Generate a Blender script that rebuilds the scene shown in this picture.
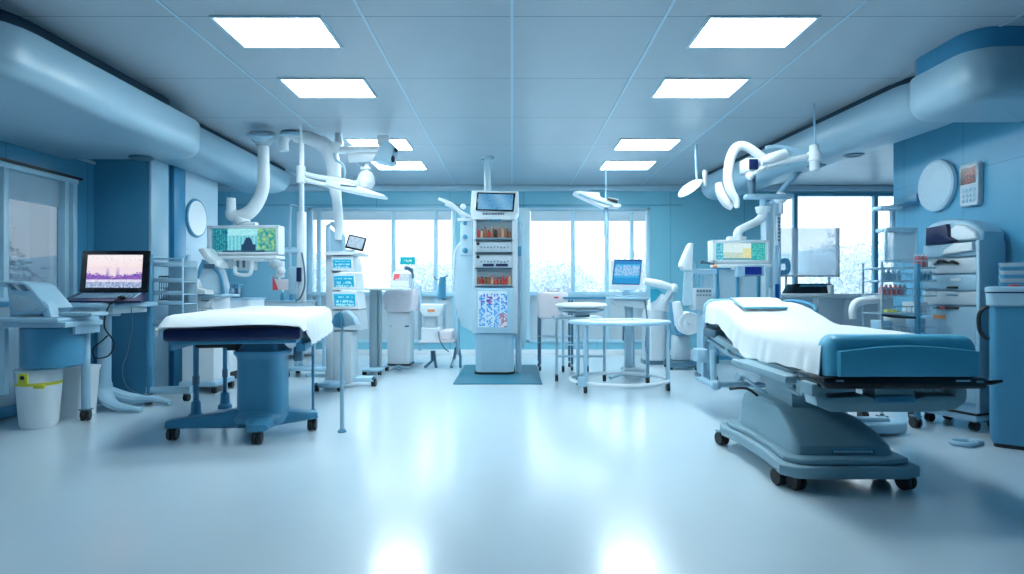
import bpy, bmesh, math, random
from mathutils import Vector, Matrix, noise
random.seed(7)
for o in list(bpy.data.objects): bpy.data.objects.remove(o)
S = bpy.context.scene
C = S.collection
PI = math.pi
# ------------------------------------------------------------------ camera
EYE, F, HZ = 1.15, 600.0, 290.0          # eye height, focal length in pixels, horizon row
cd = bpy.data.cameras.new('camera'); cam = bpy.data.objects.new('camera', cd); C.objects.link(cam)
cd.sensor_fit = 'HORIZONTAL'; cd.sensor_width = 36; cd.lens = 36*F/1024
cd.shift_y = (HZ-287)/1024; cd.clip_start = .05; cd.clip_end = 400
cam.location = (0, 0, EYE); cam.rotation_euler = (PI/2, 0, 0)
S.camera = cam
# ------------------------------------------------------------------ world
w = bpy.data.worlds.new('sky'); S.world = w; w.use_nodes = True
nt = w.node_tree; nt.nodes.clear()
wo = nt.nodes.new('ShaderNodeOutputWorld'); bg = nt.nodes.new('ShaderNodeBackground')
tc = nt.nodes.new('ShaderNodeTexCoord'); sp = nt.nodes.new('ShaderNodeSeparateXYZ'); cr = nt.nodes.new('ShaderNodeValToRGB')
nt.links.new(tc.outputs['Generated'], sp.inputs[0]); nt.links.new(sp.outputs['Z'], cr.inputs[0])
cr.color_ramp.elements[0].position = 0.0; cr.color_ramp.elements[0].color = (.84, .88, .93, 1)
cr.color_ramp.elements[1].position = .5; cr.color_ramp.elements[1].color = (.62, .86, 1.0, 1)
nt.links.new(cr.outputs[0], bg.inputs[0]); bg.inputs[1].default_value = 4.2
nt.links.new(bg.outputs[0], wo.inputs[0])
# ------------------------------------------------------------------ exposure
vs = S.view_settings; vs.view_transform = 'Standard'; vs.look = 'None'; vs.gamma = 1; vs.use_curve_mapping = False
vs.exposure = 0.42
LAMP = 24.0                              # strength of the ceiling panels
LAMPC = (.79, .95, 1.0)
# daylight portals at the glazing (guide the sky light in, emit nothing themselves)
def portal(loc, rot, sx, sy):
    l = bpy.data.lights.new('portal', 'AREA'); l.shape = 'RECTANGLE'; l.size = sx; l.size_y = sy
    l.cycles.is_portal = True
    o = bpy.data.objects.new('daylight_portal', l); C.objects.link(o); o.location = loc; o.rotation_euler = rot
portal((-2.3, 10.95, 1.8), (-PI/2, 0, 0), 2.7, 1.7)
portal((1.35, 10.95, 1.8), (-PI/2, 0, 0), 2.3, 1.7)
portal((6.0, 10.95, 1.95), (-PI/2, 0, 0), 2.9, 2.0)
portal((-4.9, 5.2, 1.2), (0, -PI/2, 0), 2.3, 2.3)

# ================================================================== helpers
def at(px, py, Y):                        # a point of the place, Y metres in front of the camera
    return Vector(((px-512)/F*Y, Y, EYE-(py-HZ)/F*Y))
def fl(px, py):                           # the floor point seen there
    Y = EYE*F/(py-HZ); return Vector(((px-512)/F*Y, Y, 0))

class MB:
    def __init__(s): s.bm = bmesh.new()
    def _merge(s, b, M=None):
        if M is not None: bmesh.ops.transform(b, matrix=M, verts=b.verts)
        me = bpy.data.meshes.new('t'); b.to_mesh(me); b.free(); s.bm.from_mesh(me); bpy.data.meshes.remove(me)
        return s
    def box(s, x0, x1, y0, y1, z0, z1, bev=0, seg=2, rz=0, M=None):
        b = bmesh.new(); bmesh.ops.create_cube(b, size=1)
        for v in b.verts: v.co = Vector((v.co.x*(x1-x0), v.co.y*(y1-y0), v.co.z*(z1-z0)))
        if bev: bmesh.ops.bevel(b, geom=b.edges[:], offset=min(bev, .49*min(abs(x1-x0), abs(y1-y0), abs(z1-z0))), segments=seg, affect='EDGES', profile=.5)
        T = Matrix.Translation(((x0+x1)/2, (y0+y1)/2, (z0+z1)/2)) @ Matrix.Rotation(rz, 4, 'Z')
        if M is not None: T = T @ M
        return s._merge(b, T)
    def cbox(s, c, size, bev=0, M=None, rz=0, seg=2):
        return s.box(c[0]-size[0]/2, c[0]+size[0]/2, c[1]-size[1]/2, c[1]+size[1]/2, c[2]-size[2]/2, c[2]+size[2]/2, bev, seg, rz, M)
    def prism(s, pts, ax, a, b_, bev=0, seg=2):
        b = bmesh.new()
        def mk(p, t): return {'X': (t, p[0], p[1]), 'Y': (p[0], t, p[1]), 'Z': (p[0], p[1], t)}[ax]
        v0 = [b.verts.new(mk(p, a)) for p in pts]; v1 = [b.verts.new(mk(p, b_)) for p in pts]
        n = len(pts)
        f0 = b.faces.new(v0); f1 = b.faces.new(v1[::-1])
        for i in range(n): b.faces.new((v0[i], v1[i], v1[(i+1) % n], v0[(i+1) % n]))
        bmesh.ops.recalc_face_normals(b, faces=b.faces)
        if bev: bmesh.ops.bevel(b, geom=list({e for f in (f0, f1) for e in f.edges}), offset=bev, segments=seg, affect='EDGES', profile=.5)
        return s._merge(b)
    def loft(s, rings, cap=True):
        b = bmesh.new(); R = [[b.verts.new(p) for p in r] for r in rings]; n = len(rings[0])
        for i in range(len(R)-1):
            for j in range(n): b.faces.new((R[i][j], R[i][(j+1) % n], R[i+1][(j+1) % n], R[i+1][j]))
        if cap: b.faces.new(R[0][::-1]); b.faces.new(R[-1])
        bmesh.ops.recalc_face_normals(b, faces=b.faces)
        return s._merge(b)
    def lathe(s, prof, o=(0, 0, 0), axis=(0, 0, 1), n=20):
        q = Vector((0, 0, 1)).rotation_difference(Vector(axis).normalized()).to_matrix().to_4x4()
        b = bmesh.new(); rings = []
        for r, z in prof:
            if r < 1e-6: rings.append([b.verts.new((0, 0, z))])
            else: rings.append([b.verts.new((r*math.cos(2*PI*k/n), r*math.sin(2*PI*k/n), z)) for k in range(n)])
        for A, B in zip(rings, rings[1:]):
            for k in range(n):
                k2 = (k+1) % n
                if len(A) == 1 and len(B) == 1: break
                if len(A) == 1: b.faces.new((A[0], B[k2], B[k]))
                elif len(B) == 1: b.faces.new((A[k], A[k2], B[0]))
                else: b.faces.new((A[k], A[k2], B[k2], B[k]))
        if len(rings[0]) > 1: b.faces.new(rings[0][::-1])
        if len(rings[-1]) > 1: b.faces.new(rings[-1])
        bmesh.ops.recalc_face_normals(b, faces=b.faces)
        return s._merge(b, Matrix.Translation(o) @ q)
    def cyl(s, p0, p1, r0, r1=None, n=16):
        p0, p1 = Vector(p0), Vector(p1); r1 = r0 if r1 is None else r1
        return s.lathe([(r0, 0), (r1, (p1-p0).length)], p0, p1-p0, n)
    def rcyl(s, p0, p1, r, e=.01, n=20):
        p0, p1 = Vector(p0), Vector(p1); L = (p1-p0).length; e = min(e, L*.45, r*.9)
        return s.lathe([(r-e, 0), (r-e*.3, e*.3), (r, e), (r, L-e), (r-e*.3, L-e*.3), (r-e, L)], p0, p1-p0, n)
    def ball(s, c, r, sx=1, sy=1, sz=1, n=16):
        b = bmesh.new(); bmesh.ops.create_uvsphere(b, u_segments=n, v_segments=max(6, n//2), radius=r)
        return s._merge(b, Matrix.Translation(c) @ Matrix.Diagonal((sx, sy, sz, 1)))
    def tube(s, pts, r, n=10, sm=True, closed=False, flat=1.0):
        P = [Vector(p) for p in pts]; R = list(r) if isinstance(r, (list, tuple)) else [r]*len(P)
        if sm and len(P) > 2:
            Q, RR = [], []; m = len(P); K = 6
            for i in range(m if closed else m-1):
                g = (lambda j: P[j % m]) if closed else (lambda j: P[max(0, min(m-1, j))])
                a, b, c, d = g(i-1), g(i), g(i+1), g(i+2)
                for k in range(K):
                    t = k/K
                    Q.append(.5*((2*b)+(-a+c)*t+(2*a-5*b+4*c-d)*t*t+(-a+3*b-3*c+d)*t**3))
                    RR.append(R[i]*(1-t)+R[(i+1) % m]*t)
            if not closed: Q.append(P[-1]); RR.append(R[-1])
            P, R = Q, RR
        m = len(P); b = bmesh.new(); rings = []; nrm = None
        for i in range(m):
            if closed: d = P[(i+1) % m]-P[i-1]
            else: d = P[min(i+1, m-1)]-P[max(i-1, 0)]
            if d.length < 1e-9: d = Vector((0, 0, 1))
            d.normalize()
            if nrm is None:
                nrm = Vector((0, 0, 1)) if abs(d.z) < .9 else Vector((0, 1, 0))
            nrm = (nrm-d*nrm.dot(d)).normalized(); bn = d.cross(nrm)
            rings.append([b.verts.new(P[i]+R[i]*(nrm*math.cos(2*PI*k/n)*flat+bn*math.sin(2*PI*k/n))) for k in range(n)])
        for i in range(m if closed else m-1):
            A, B = rings[i], rings[(i+1) % m]
            for k in range(n): b.faces.new((A[k], A[(k+1) % n], B[(k+1) % n], B[k]))
        if not closed: b.faces.new(rings[0][::-1]); b.faces.new(rings[-1])
        bmesh.ops.recalc_face_normals(b, faces=b.faces)
        return s._merge(b)
    def grid(s, fn, nu, nv, thick=0):
        b = bmesh.new(); V = [[b.verts.new(fn(i/nu, j/nv)) for j in range(nv+1)] for i in range(nu+1)]
        for i in range(nu):
            for j in range(nv): b.faces.new((V[i][j], V[i+1][j], V[i+1][j+1], V[i][j+1]))
        bmesh.ops.recalc_face_normals(b, faces=b.faces)
        if thick: bmesh.ops.solidify(b, geom=b.faces[:], thickness=thick)
        return s._merge(b)
    def rot(s, ang, ax, piv):
        bmesh.ops.transform(s.bm, matrix=Matrix.Translation(piv) @ Matrix.Rotation(ang, 4, ax) @ Matrix.Translation(-Vector(piv)), verts=s.bm.verts); return s

def origin(o):
    v = Vector((0, 0, 0))
    while o is not None: v += o.location; o = o.parent
    return v
def obj(name, mb, mat, parent=None, ang=35, label=None):
    """links the mesh (given in room coordinates) as one object"""
    me = bpy.data.meshes.new(name)
    if parent is not None: bmesh.ops.translate(mb.bm, vec=-origin(parent), verts=mb.bm.verts)
    mb.bm.to_mesh(me); mb.bm.free()
    for p in me.polygons: p.use_smooth = True
    me.set_sharp_from_angle(angle=math.radians(ang))
    me.materials.append(mat); o = bpy.data.objects.new(name, me); C.objects.link(o)
    if parent is not None: o.parent = parent
    if label: o['label'] = label
    return o
def thing(name, label, cat, loc=(0, 0, 0), group=None):
    o = bpy.data.objects.new(name, None); C.objects.link(o); o.location = loc; o.empty_display_size = .1
    o['label'] = label; o['category'] = cat
    if group: o['group'] = group
    return o
def tag(o, label, cat, group=None):
    o['label'] = label; o['category'] = cat
    if group: o['group'] = group
    return o
def single(name, mb, mat, label, cat, loc=None, group=None, ang=35):
    """a thing that is one mesh, its origin set at its base"""
    vs_ = [v.co for v in mb.bm.verts]
    b = Vector(((min(v.x for v in vs_)+max(v.x for v in vs_))/2, (min(v.y for v in vs_)+max(v.y for v in vs_))/2, min(v.z for v in vs_)))
    bmesh.ops.translate(mb.bm, vec=-b, verts=mb.bm.verts)
    o = obj(name, mb, mat, None, ang); o.location = b
    return tag(o, label, cat, group)
def struct(name, mb, mat, parent=None, ang=35):
    o = obj(name, mb, mat, parent, ang)
    if parent is None: o['kind'] = 'structure'
    return o
def dup(root, loc, label=None, rz=0, group=None):
    r = root.copy(); C.objects.link(r); r.location = loc; r.rotation_euler = (0, 0, rz)
    if label: r['label'] = label
    if group: r['group'] = group
    for ch in list(root.children):
        c = ch.copy(); C.objects.link(c); c.parent = r
        for g in ch.children:
            d = g.copy(); C.objects.link(d); d.parent = c
    return r

# ================================================================== materials
MATS = {}
def mat(name, col, rough=.4, metal=0, var=.06, scale=6, coat=0, bump=0, spec=.5, seam=None, seamc=None, emis=None, sheen=0, alpha=None):
    m = bpy.data.materials.new(name); m.use_nodes = True; nt = m.node_tree; N, L = nt.nodes, nt.links
    p = N['Principled BSDF']; p.inputs['Roughness'].default_value = rough; p.inputs['Metallic'].default_value = metal
    p.inputs['Coat Weight'].default_value = coat; p.inputs['Coat Roughness'].default_value = .12
    p.inputs['Specular IOR Level'].default_value = spec; p.inputs['Sheen Weight'].default_value = sheen
    tc = N.new('ShaderNodeTexCoord'); nz = N.new('ShaderNodeTexNoise'); nz.inputs['Scale'].default_value = scale; nz.inputs['Detail'].default_value = 3
    L.new(tc.outputs['Object'], nz.inputs['Vector'])
    mx = N.new('ShaderNodeMix'); mx.data_type = 'RGBA'
    mx.inputs[6].default_value = tuple(c*(1-var) for c in col)+(1,); mx.inputs[7].default_value = tuple(min(1, c*(1+var)) for c in col)+(1,)
    L.new(nz.outputs['Fac'], mx.inputs[0]); out = mx.outputs[2]
    if seam:                                # seam = list of (axis, spacing, offset, width)
        ge = N.new('ShaderNodeNewGeometry'); sx = N.new('ShaderNodeSeparateXYZ'); L.new(ge.outputs['Position'], sx.inputs[0])
        tot = None
        for ax, spc, off, wd in seam:
            a = N.new('ShaderNodeMath'); a.operation = 'ADD'; a.inputs[1].default_value = -off+spc*100; L.new(sx.outputs[ax], a.inputs[0])
            b = N.new('ShaderNodeMath'); b.operation = 'MODULO'; b.inputs[1].default_value = spc; L.new(a.outputs[0], b.inputs[0])
            c = N.new('ShaderNodeMath'); c.operation = 'LESS_THAN'; c.inputs[1].default_value = wd; L.new(b.outputs[0], c.inputs[0])
            if tot is None: tot = c.outputs[0]
            else:
                d = N.new('ShaderNodeMath'); d.operation = 'MAXIMUM'; L.new(tot, d.inputs[0]); L.new(c.outputs[0], d.inputs[1]); tot = d.outputs[0]
        m2 = N.new('ShaderNodeMix'); m2.data_type = 'RGBA'; L.new(tot, m2.inputs[0]); L.new(out, m2.inputs[6])
        m2.inputs[7].default_value = tuple(seamc or [c*.45 for c in col])+(1,); out = m2.outputs[2]
    L.new(out, p.inputs['Base Color'])
    if bump:
        bp = N.new('ShaderNodeBump'); bp.inputs['Strength'].default_value = bump; bp.inputs['Distance'].default_value = .01
        L.new(nz.outputs['Fac'], bp.inputs['Height']); L.new(bp.outputs[0], p.inputs['Normal'])
    if emis: p.inputs['Emission Color'].default_value = tuple(emis[:3])+(1,); p.inputs['Emission Strength'].default_value = emis[3]
    if alpha is not None:                   # clear plastic: part of the light goes straight through
        tr = N.new('ShaderNodeBsdfTransparent'); tr.inputs[0].default_value = (.93, .98, 1, 1); ms = N.new('ShaderNodeMixShader'); ms.inputs[0].default_value = alpha
        L.new(tr.outputs[0], ms.inputs[1]); L.new(p.outputs[0], ms.inputs[2]); L.new(ms.outputs[0], N['Material Output'].inputs[0])
    MATS[name] = m; return m
def glassmat(name, tint, refl=.06):
    m = bpy.data.materials.new(name); m.use_nodes = True; nt = m.node_tree; N, L = nt.nodes, nt.links; N.clear()
    o = N.new('ShaderNodeOutputMaterial'); t = N.new('ShaderNodeBsdfTransparent'); g = N.new('ShaderNodeBsdfGlossy'); mx = N.new('ShaderNodeMixShader')
    lw = N.new('ShaderNodeLayerWeight'); lw.inputs[0].default_value = .25; t.inputs[0].default_value = tint+(1,); g.inputs['Roughness'].default_value = .03
    ml = N.new('ShaderNodeMath'); ml.operation = 'MULTIPLY_ADD'; ml.inputs[1].default_value = .5; ml.inputs[2].default_value = refl
    L.new(lw.outputs['Fresnel'], ml.inputs[0]); L.new(ml.outputs[0], mx.inputs[0]); L.new(t.outputs[0], mx.inputs[1]); L.new(g.outputs[0], mx.inputs[2]); L.new(mx.outputs[0], o.inputs[0])
    return m
def emitmat(name, col, st):
    m = bpy.data.materials.new(name); m.use_nodes = True; nt = m.node_tree; N, L = nt.nodes, nt.links; N.clear()
    o = N.new('ShaderNodeOutputMaterial'); e = N.new('ShaderNodeEmission'); e.inputs[0].default_value = tuple(col)+(1,); e.inputs[1].default_value = st; L.new(e.outputs[0], o.inputs[0]); return m
floor_m = mat('floor_vinyl', (.66, .79, .87), rough=.3, var=.05, scale=1.2, coat=.75, spec=.6)
floor_m.node_tree.nodes['Principled BSDF'].inputs['Coat Roughness'].default_value = .17
floor_m.node_tree.nodes['Principled BSDF'].inputs['Coat IOR'].default_value = 1.7
ceil_m = mat('ceiling_tile', (.41, .49, .56), rough=.34, var=.05, scale=2, spec=.5, seam=[('Y', 1.18, 2.85, .012)], seamc=(.16, .26, .34))
tbar_m = mat('ceiling_bar', (.50, .68, .78), rough=.35)
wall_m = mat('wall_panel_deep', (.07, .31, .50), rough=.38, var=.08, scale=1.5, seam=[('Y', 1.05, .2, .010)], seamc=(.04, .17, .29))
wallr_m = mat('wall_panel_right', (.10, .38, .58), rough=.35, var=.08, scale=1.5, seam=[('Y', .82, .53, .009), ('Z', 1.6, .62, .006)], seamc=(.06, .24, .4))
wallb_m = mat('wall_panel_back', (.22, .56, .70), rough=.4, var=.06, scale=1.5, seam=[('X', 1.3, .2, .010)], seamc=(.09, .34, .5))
walll_m = mat('wall_pale', (.50, .68, .80), rough=.35, var=.04, seam=[('Y', .2, .0, .004), ('Z', .22, .1, .004)], seamc=(.45, .62, .74))
duct_m = mat('duct_paint', (.30, .47, .58), rough=.33, var=.04, scale=2, spec=.6)
white = mat('white_enamel', (.82, .88, .92), rough=.3, var=.03)
pale = mat('pale_blue_plastic', (.38, .60, .74), rough=.35)
gapm = mat('painted_recess_shade', (.02, .06, .10), rough=.6)  # shade in the bulkhead neck recess put into an even dark colour
bedg = mat('grey_blue_shell', (.24, .40, .48), rough=.35)
lowp = mat('lower_glazing_panel', (.46, .56, .62), rough=.35)
grey = mat('grey_panel', (.30, .40, .46), rough=.4)
greyw = mat('grey_white_panel', (.55, .64, .70), rough=.4)
steel = mat('steel_blue_paint', (.07, .29, .47), rough=.33)
deep = mat('deep_blue_paint', (.04, .26, .46), rough=.32)
navy = mat('navy_vinyl', (.004, .014, .085), rough=.35)
black = mat('black_rubber', (.012, .014, .018), rough=.5)
blackg = mat('black_gloss', (.01, .012, .018), rough=.15)
metal = mat('brushed_metal', (.50, .66, .75), rough=.28, metal=.75)
dmetal = mat('dark_metal', (.12, .22, .30), rough=.3, metal=.6)
cloth = mat('white_cloth', (.86, .90, .92), rough=.85, var=.03, scale=20, bump=.15, sheen=.3)
pinkc = mat('pinkish_cloth', (.82, .76, .80), rough=.85, var=.06, scale=14, bump=.25)
bluec = mat('blue_vinyl', (.09, .46, .68), rough=.38, var=.06)
acryl = mat('clear_acrylic', (.75, .88, .94), rough=.12, alpha=.26)
acryl2 = mat('frosted_acrylic', (.70, .86, .94), rough=.25, alpha=.55)
tealp = mat('teal_plastic', (.03, .42, .60), rough=.3)
yellow = mat('yellow_tape', (.75, .70, .05), rough=.5)
red = mat('red_label', (.75, .08, .10), rough=.45)
orange = mat('orange_label', (.85, .30, .12), rough=.45)
mat_m = mat('rubber_mat', (.02, .16, .25), rough=.42, var=.08)
wframe = mat('window_frame_paint', (.42, .66, .78), rough=.35)
wframed = mat('window_frame_dark', (.10, .34, .48), rough=.35)
blind_m = mat('roller_blind', (.45, .62, .72), rough=.8, alpha=.75)
glass = glassmat('window_glass', (.72, .74, .75), .03)
glass_t = glassmat('tinted_glass', (.33, .37, .40), .03)
lampm = emitmat('lamp_diffuser', LAMPC, LAMP)
haze_twig = mat('hazed_twigs', (.60, .63, .68), rough=.9, var=.25, scale=3)  # outdoor haze is mixed into this whitened tree colour
haze_ground = mat('pale_ground', (.60, .66, .70), rough=.9)  # ground colour paled to stand for the haze outside
hillm = mat('hazy_hill', (.66, .74, .80), rough=1, var=.05, scale=.1)  # distance haze carried by the hill's base colour
scr = bpy.data.materials.new('screen'); scr.use_nodes = True
_n = scr.node_tree.nodes; _l = scr.node_tree.links; _p = _n['Principled BSDF']; _a = _n.new('ShaderNodeAttribute'); _a.attribute_name = 'Col'
_l.new(_a.outputs['Color'], _p.inputs['Emission Color']); _p.inputs['Emission Strength'].default_value = .72; _p.inputs['Base Color'].default_value = (.01, .01, .02, 1); _p.inputs['Roughness'].default_value = .2
prn = bpy.data.materials.new('printed_sheet'); prn.use_nodes = True
_n = prn.node_tree.nodes; _l = prn.node_tree.links; _p = _n['Principled BSDF']; _a = _n.new('ShaderNodeAttribute'); _a.attribute_name = 'Col'
_l.new(_a.outputs['Color'], _p.inputs['Base Color']); _p.inputs['Roughness'].default_value = .4

def picture(name, bl, br, tl, nx, ny, fn, m, parent, label=None):
    """a flat display or print; fn(u, v) gives each cell's colour, v counted from the bottom"""
    bl, br, tl = Vector(bl), Vector(br), Vector(tl); off = origin(parent) if parent else Vector((0, 0, 0))
    me = bpy.data.meshes.new(name); V = []; Fs = []; cols = []
    for j in range(ny+1):
        for i in range(nx+1): V.append(bl+(br-bl)*(i/nx)+(tl-bl)*(j/ny)-off)
    for j in range(ny):
        for i in range(nx):
            a = j*(nx+1)+i; Fs.append((a, a+1, a+nx+2, a+nx+1)); cols.append(fn((i+.5)/nx, (j+.5)/ny))
    me.from_pydata(V, [], Fs); ca = me.color_attributes.new('Col', 'FLOAT_COLOR', 'CORNER')
    for k, c in enumerate(cols):
        for q in range(4): ca.data[k*4+q].color = (c[0], c[1], c[2], 1)
    me.materials.append(m); o = bpy.data.objects.new(name, me); C.objects.link(o)
    if parent: o.parent = parent
    if label: o['label'] = label
    return o
def rnd(a, b): return a+(b-a)*random.random()
def mixc(a, b, t): return tuple(x*(1-t)+y*t for x, y in zip(a, b))
def ui(base, bar, text):                 # a blue control page: header bar and rows of figures
    def f(u, v):
        if v > .86: return bar
        if .08 < u < .92 and int(v*14) % 2 == 0 and random.random() > .35: return text
        return mixc(base, bar, .4*v)
    return f
def caster(t, x, y, r=.045, z=0, fork=.05, ax=(1, 0, .0), m=None, wd=.022):
    a = Vector(ax).normalized(); b = MB()
    for s in (-1, 1):
        c = Vector((x, y, z+r))+a*s*wd*.62
        b.lathe([(r*.35, -wd/2), (r*.9, -wd/2), (r, -wd/4), (r, wd/4), (r*.9, wd/2), (r*.35, wd/2)], c, a, 18)
    o = obj('caster', b, m or black, t)
    f = MB().cyl((x, y, z+r), (x, y, z+2*r+fork*.4), r*.32, n=10).cbox((x, y, z+2*r), (wd*2.6, r*1.5, .012), .004)
    obj('fork', f, dmetal, o)
    return o
def rring(x0, x1, y0, y1, r, z, corners=(1, 1, 1, 1), n=6):
    """rounded rectangle ring, corners in the order x1y1, x0y1, x0y0, x1y0"""
    P = []
    for (cx, cy, a0, on) in ((x1, y1, 0, corners[0]), (x0, y1, 90, corners[1]), (x0, y0, 180, corners[2]), (x1, y0, 270, corners[3])):
        rr = max(r, 1e-4) if on else 1e-4
        sx = -1 if cx == x1 else 1; sy = -1 if cy == y1 else 1
        for k in range(n+1):
            a = math.radians(a0+90*k/n); P.append(Vector((cx+sx*rr+rr*math.cos(a), cy+sy*rr+rr*math.sin(a), z)))
    return P
# ================================================================== setting
H = 2.99
X0, X1, YB = -4.6, 4.1, 10.6
struct('floor', MB().box(-5.6, 8.4, -3.2, YB+.15, -.15, 0), floor_m)
struct('ceiling', MB().box(-5.6, 8.4, -3.2, YB+.15, H, H+.15), ceil_m)
n_t = 0
def trim(mb, m):
    global n_t; n_t += 1; return struct('trim_%d' % n_t, mb, m)
for x in (-3.45, -2.25, -1.0, 0.0, 1.03, 2.25, 3.4): trim(MB().box(x-.010, x+.010, -3.0, YB-.01, H-.006, H-.0005), tbar_m)
trim(MB().box(-5.2, 8.2, YB-.10, YB-.001, H-.10, H-.001, .02), tbar_m)
# left wall: window opening Y 4.2..6.3
LW = (3.0, 6.33, .14, 2.31)
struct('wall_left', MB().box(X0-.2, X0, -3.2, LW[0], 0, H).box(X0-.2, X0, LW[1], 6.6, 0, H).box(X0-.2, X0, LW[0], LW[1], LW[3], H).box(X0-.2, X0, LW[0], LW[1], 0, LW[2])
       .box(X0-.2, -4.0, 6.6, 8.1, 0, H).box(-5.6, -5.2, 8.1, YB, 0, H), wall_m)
struct('wall_behind', MB().box(-5.6, 8.4, -3.3, -3.2, 0, H), wallb_m)
trim(MB().box(-4.0, -3.965, 6.6, 6.93, 0, H-.35, .006), pale)
trim(MB().box(-4.0, -3.95, 7.02, 7.26, 0, H-.35, .006), deep)
trim(MB().box(-4.0, -3.97, 7.30, 8.1, 0, H-.35, .006), walll_m)
trim(MB().box(X0, X0+.02, -3, 6.6, 2.53, 2.56), tbar_m)
# right wall
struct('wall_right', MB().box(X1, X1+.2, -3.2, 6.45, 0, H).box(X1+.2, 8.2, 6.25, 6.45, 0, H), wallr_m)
struct('wall_alcove', MB().box(8.2, 8.4, 6.25, YB, 0, H), walll_m)
# back wall with three openings
W1 = (-3.60, -.99, .22, 2.60); W2 = (.25, 2.44, .22, 2.60); W3 = (4.55, 7.5, 1.02, 2.86)
b = MB(); e = -5.6
for (a, c, z0, z1) in (W1, W2, W3):
    b.box(e, a, YB, YB+.15, 0, H).box(a, c, YB, YB+.15, 0, z0).box(a, c, YB, YB+.15, z1, H); e = c
b.box(e, 8.4, YB, YB+.15, 0, H)
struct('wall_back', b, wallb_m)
struct('baseboard_back', MB().box(-5.2, 4.5, YB-.02, YB, 0, .1, .004), white)
struct('baseboard_left', MB().box(X0, X0+.02, -3, 6.6, 0, .09, .004), wframed)
trim(MB().box(-5.2, 3.0, YB-.025, YB, 2.64, 2.655).box(-1.0, .25, YB-.025, YB, 2.64, 2.655), wframed)

def window_y(n, W, mull, dark, blind, low):
    x0, x1, z0, z1 = W; t = bpy.data.objects.new('window_%d' % n, None); C.objects.link(t); t.location = ((x0+x1)/2, YB+.06, z0); t['kind'] = 'structure'
    fm = wframed if dark else wframe; f = MB(); y0, y1 = YB-.02, YB+.10
    f.box(x0, x0+.07, y0, y1, z0, z1, .006).box(x1-.07, x1, y0, y1, z0, z1, .006).box(x0, x1, y0, y1, z1-.05, z1, .006).box(x0, x1, y0, y1, z0, z0+.05, .006)
    for m in mull: f.box(m-.035, m+.035, y0+.02, y1, z0, z1, .006)
    if low: f.box(x0, x1, y0-.03, y1, low-.04, low+.04, .008)
    obj('window_frame', f, fm, t)
    obj('window_pane', MB().box(x0+.03, x1-.03, YB+.05, YB+.058, (low or z0)+.03, z1-.03), glass, t)
    if blind: obj('roller_blind', MB().box(x0+.08, x1-.08, YB+.012, YB+.018, blind, z1-.05).rcyl((x0+.08, YB+.015, blind), (x1-.08, YB+.015, blind), .012), blind_m, t)
    if low: obj('lower_panel', MB().box(x0+.05, x1-.05, YB+.03, YB+.05, z0+.04, low-.03), lowp, t)
window_y(1, W1, (-3.42, -2.10, -1.35), 0, 2.40, 1.08)
window_y(2, W2, (1.08, 1.68, 2.12), 0, 2.38, 1.08)
window_y(3, W3, (5.02, 6.44), 1, None, None)
# left window
t = bpy.data.objects.new('window_4', None); C.objects.link(t); t.location = (X0-.06, 5.2, LW[2]); t['kind'] = 'structure'
f = MB()
for y in (LW[0]+.06, 5.43, 6.17, 6.29): f.box(X0-.05, X0+.025, y-.03, y+.03, LW[2], LW[3], .006)
f.box(X0-.10, X0+.03, LW[0], LW[1], LW[3]-.05, LW[3], .006).box(X0-.10, X0+.03, LW[0], LW[1], LW[2], LW[2]+.06, .006).box(X0-.10, X0+.05, LW[0], 5.45, 1.0, 1.08, .006)
obj('window_frame', f, wframe, t)
obj('head_strip', MB().box(X0-.02, X0+.045, LW[0], LW[1]+.04, LW[3], LW[3]+.025), black, t)
obj('window_pane', MB().box(X0-.06, X0-.052, LW[0], LW[1], LW[2], LW[3]), glass_t, t)
obj('roller_blind', MB().box(X0-.03, X0-.024, 5.47, 6.13, 1.99, LW[3]-.05), blind_m, t)

# ceiling lamps
lamps = []
def lamp(x0, x1, y0, y1, label, hide=False):
    t = thing('ceiling_lamp', label, 'ceiling light', ((x0+x1)/2, (y0+y1)/2, H-.012), 'recessed ceiling light panels')
    f = MB(); a = .022
    f.box(x0-a, x0, y0-a, y1+a, H-.012, H-.001).box(x1, x1+a, y0-a, y1+a, H-.012, H-.001).box(x0, x1, y0-a, y0, H-.012, H-.001).box(x0, x1, y1, y1+a, H-.012, H-.001)
    obj('lamp_frame', f, tbar_m, t); obj('diffuser', MB().box(x0, x1, y0, y1, H-.008, H-.001), lampm, t)
rows = [(4.04, 4.52, 'nearest'), (5.22, 5.70, 'second'), (7.31, 7.83, 'third'), (8.56, 9.12, 'farthest')]
for y0, y1, nm in rows:
    lamp(-2.01, -1.30, y0, y1, '%s bright rectangular ceiling light in the left row' % nm)
    lamp(1.34, 2.05, y0, y1, '%s bright rectangular ceiling light in the right row' % nm)
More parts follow.
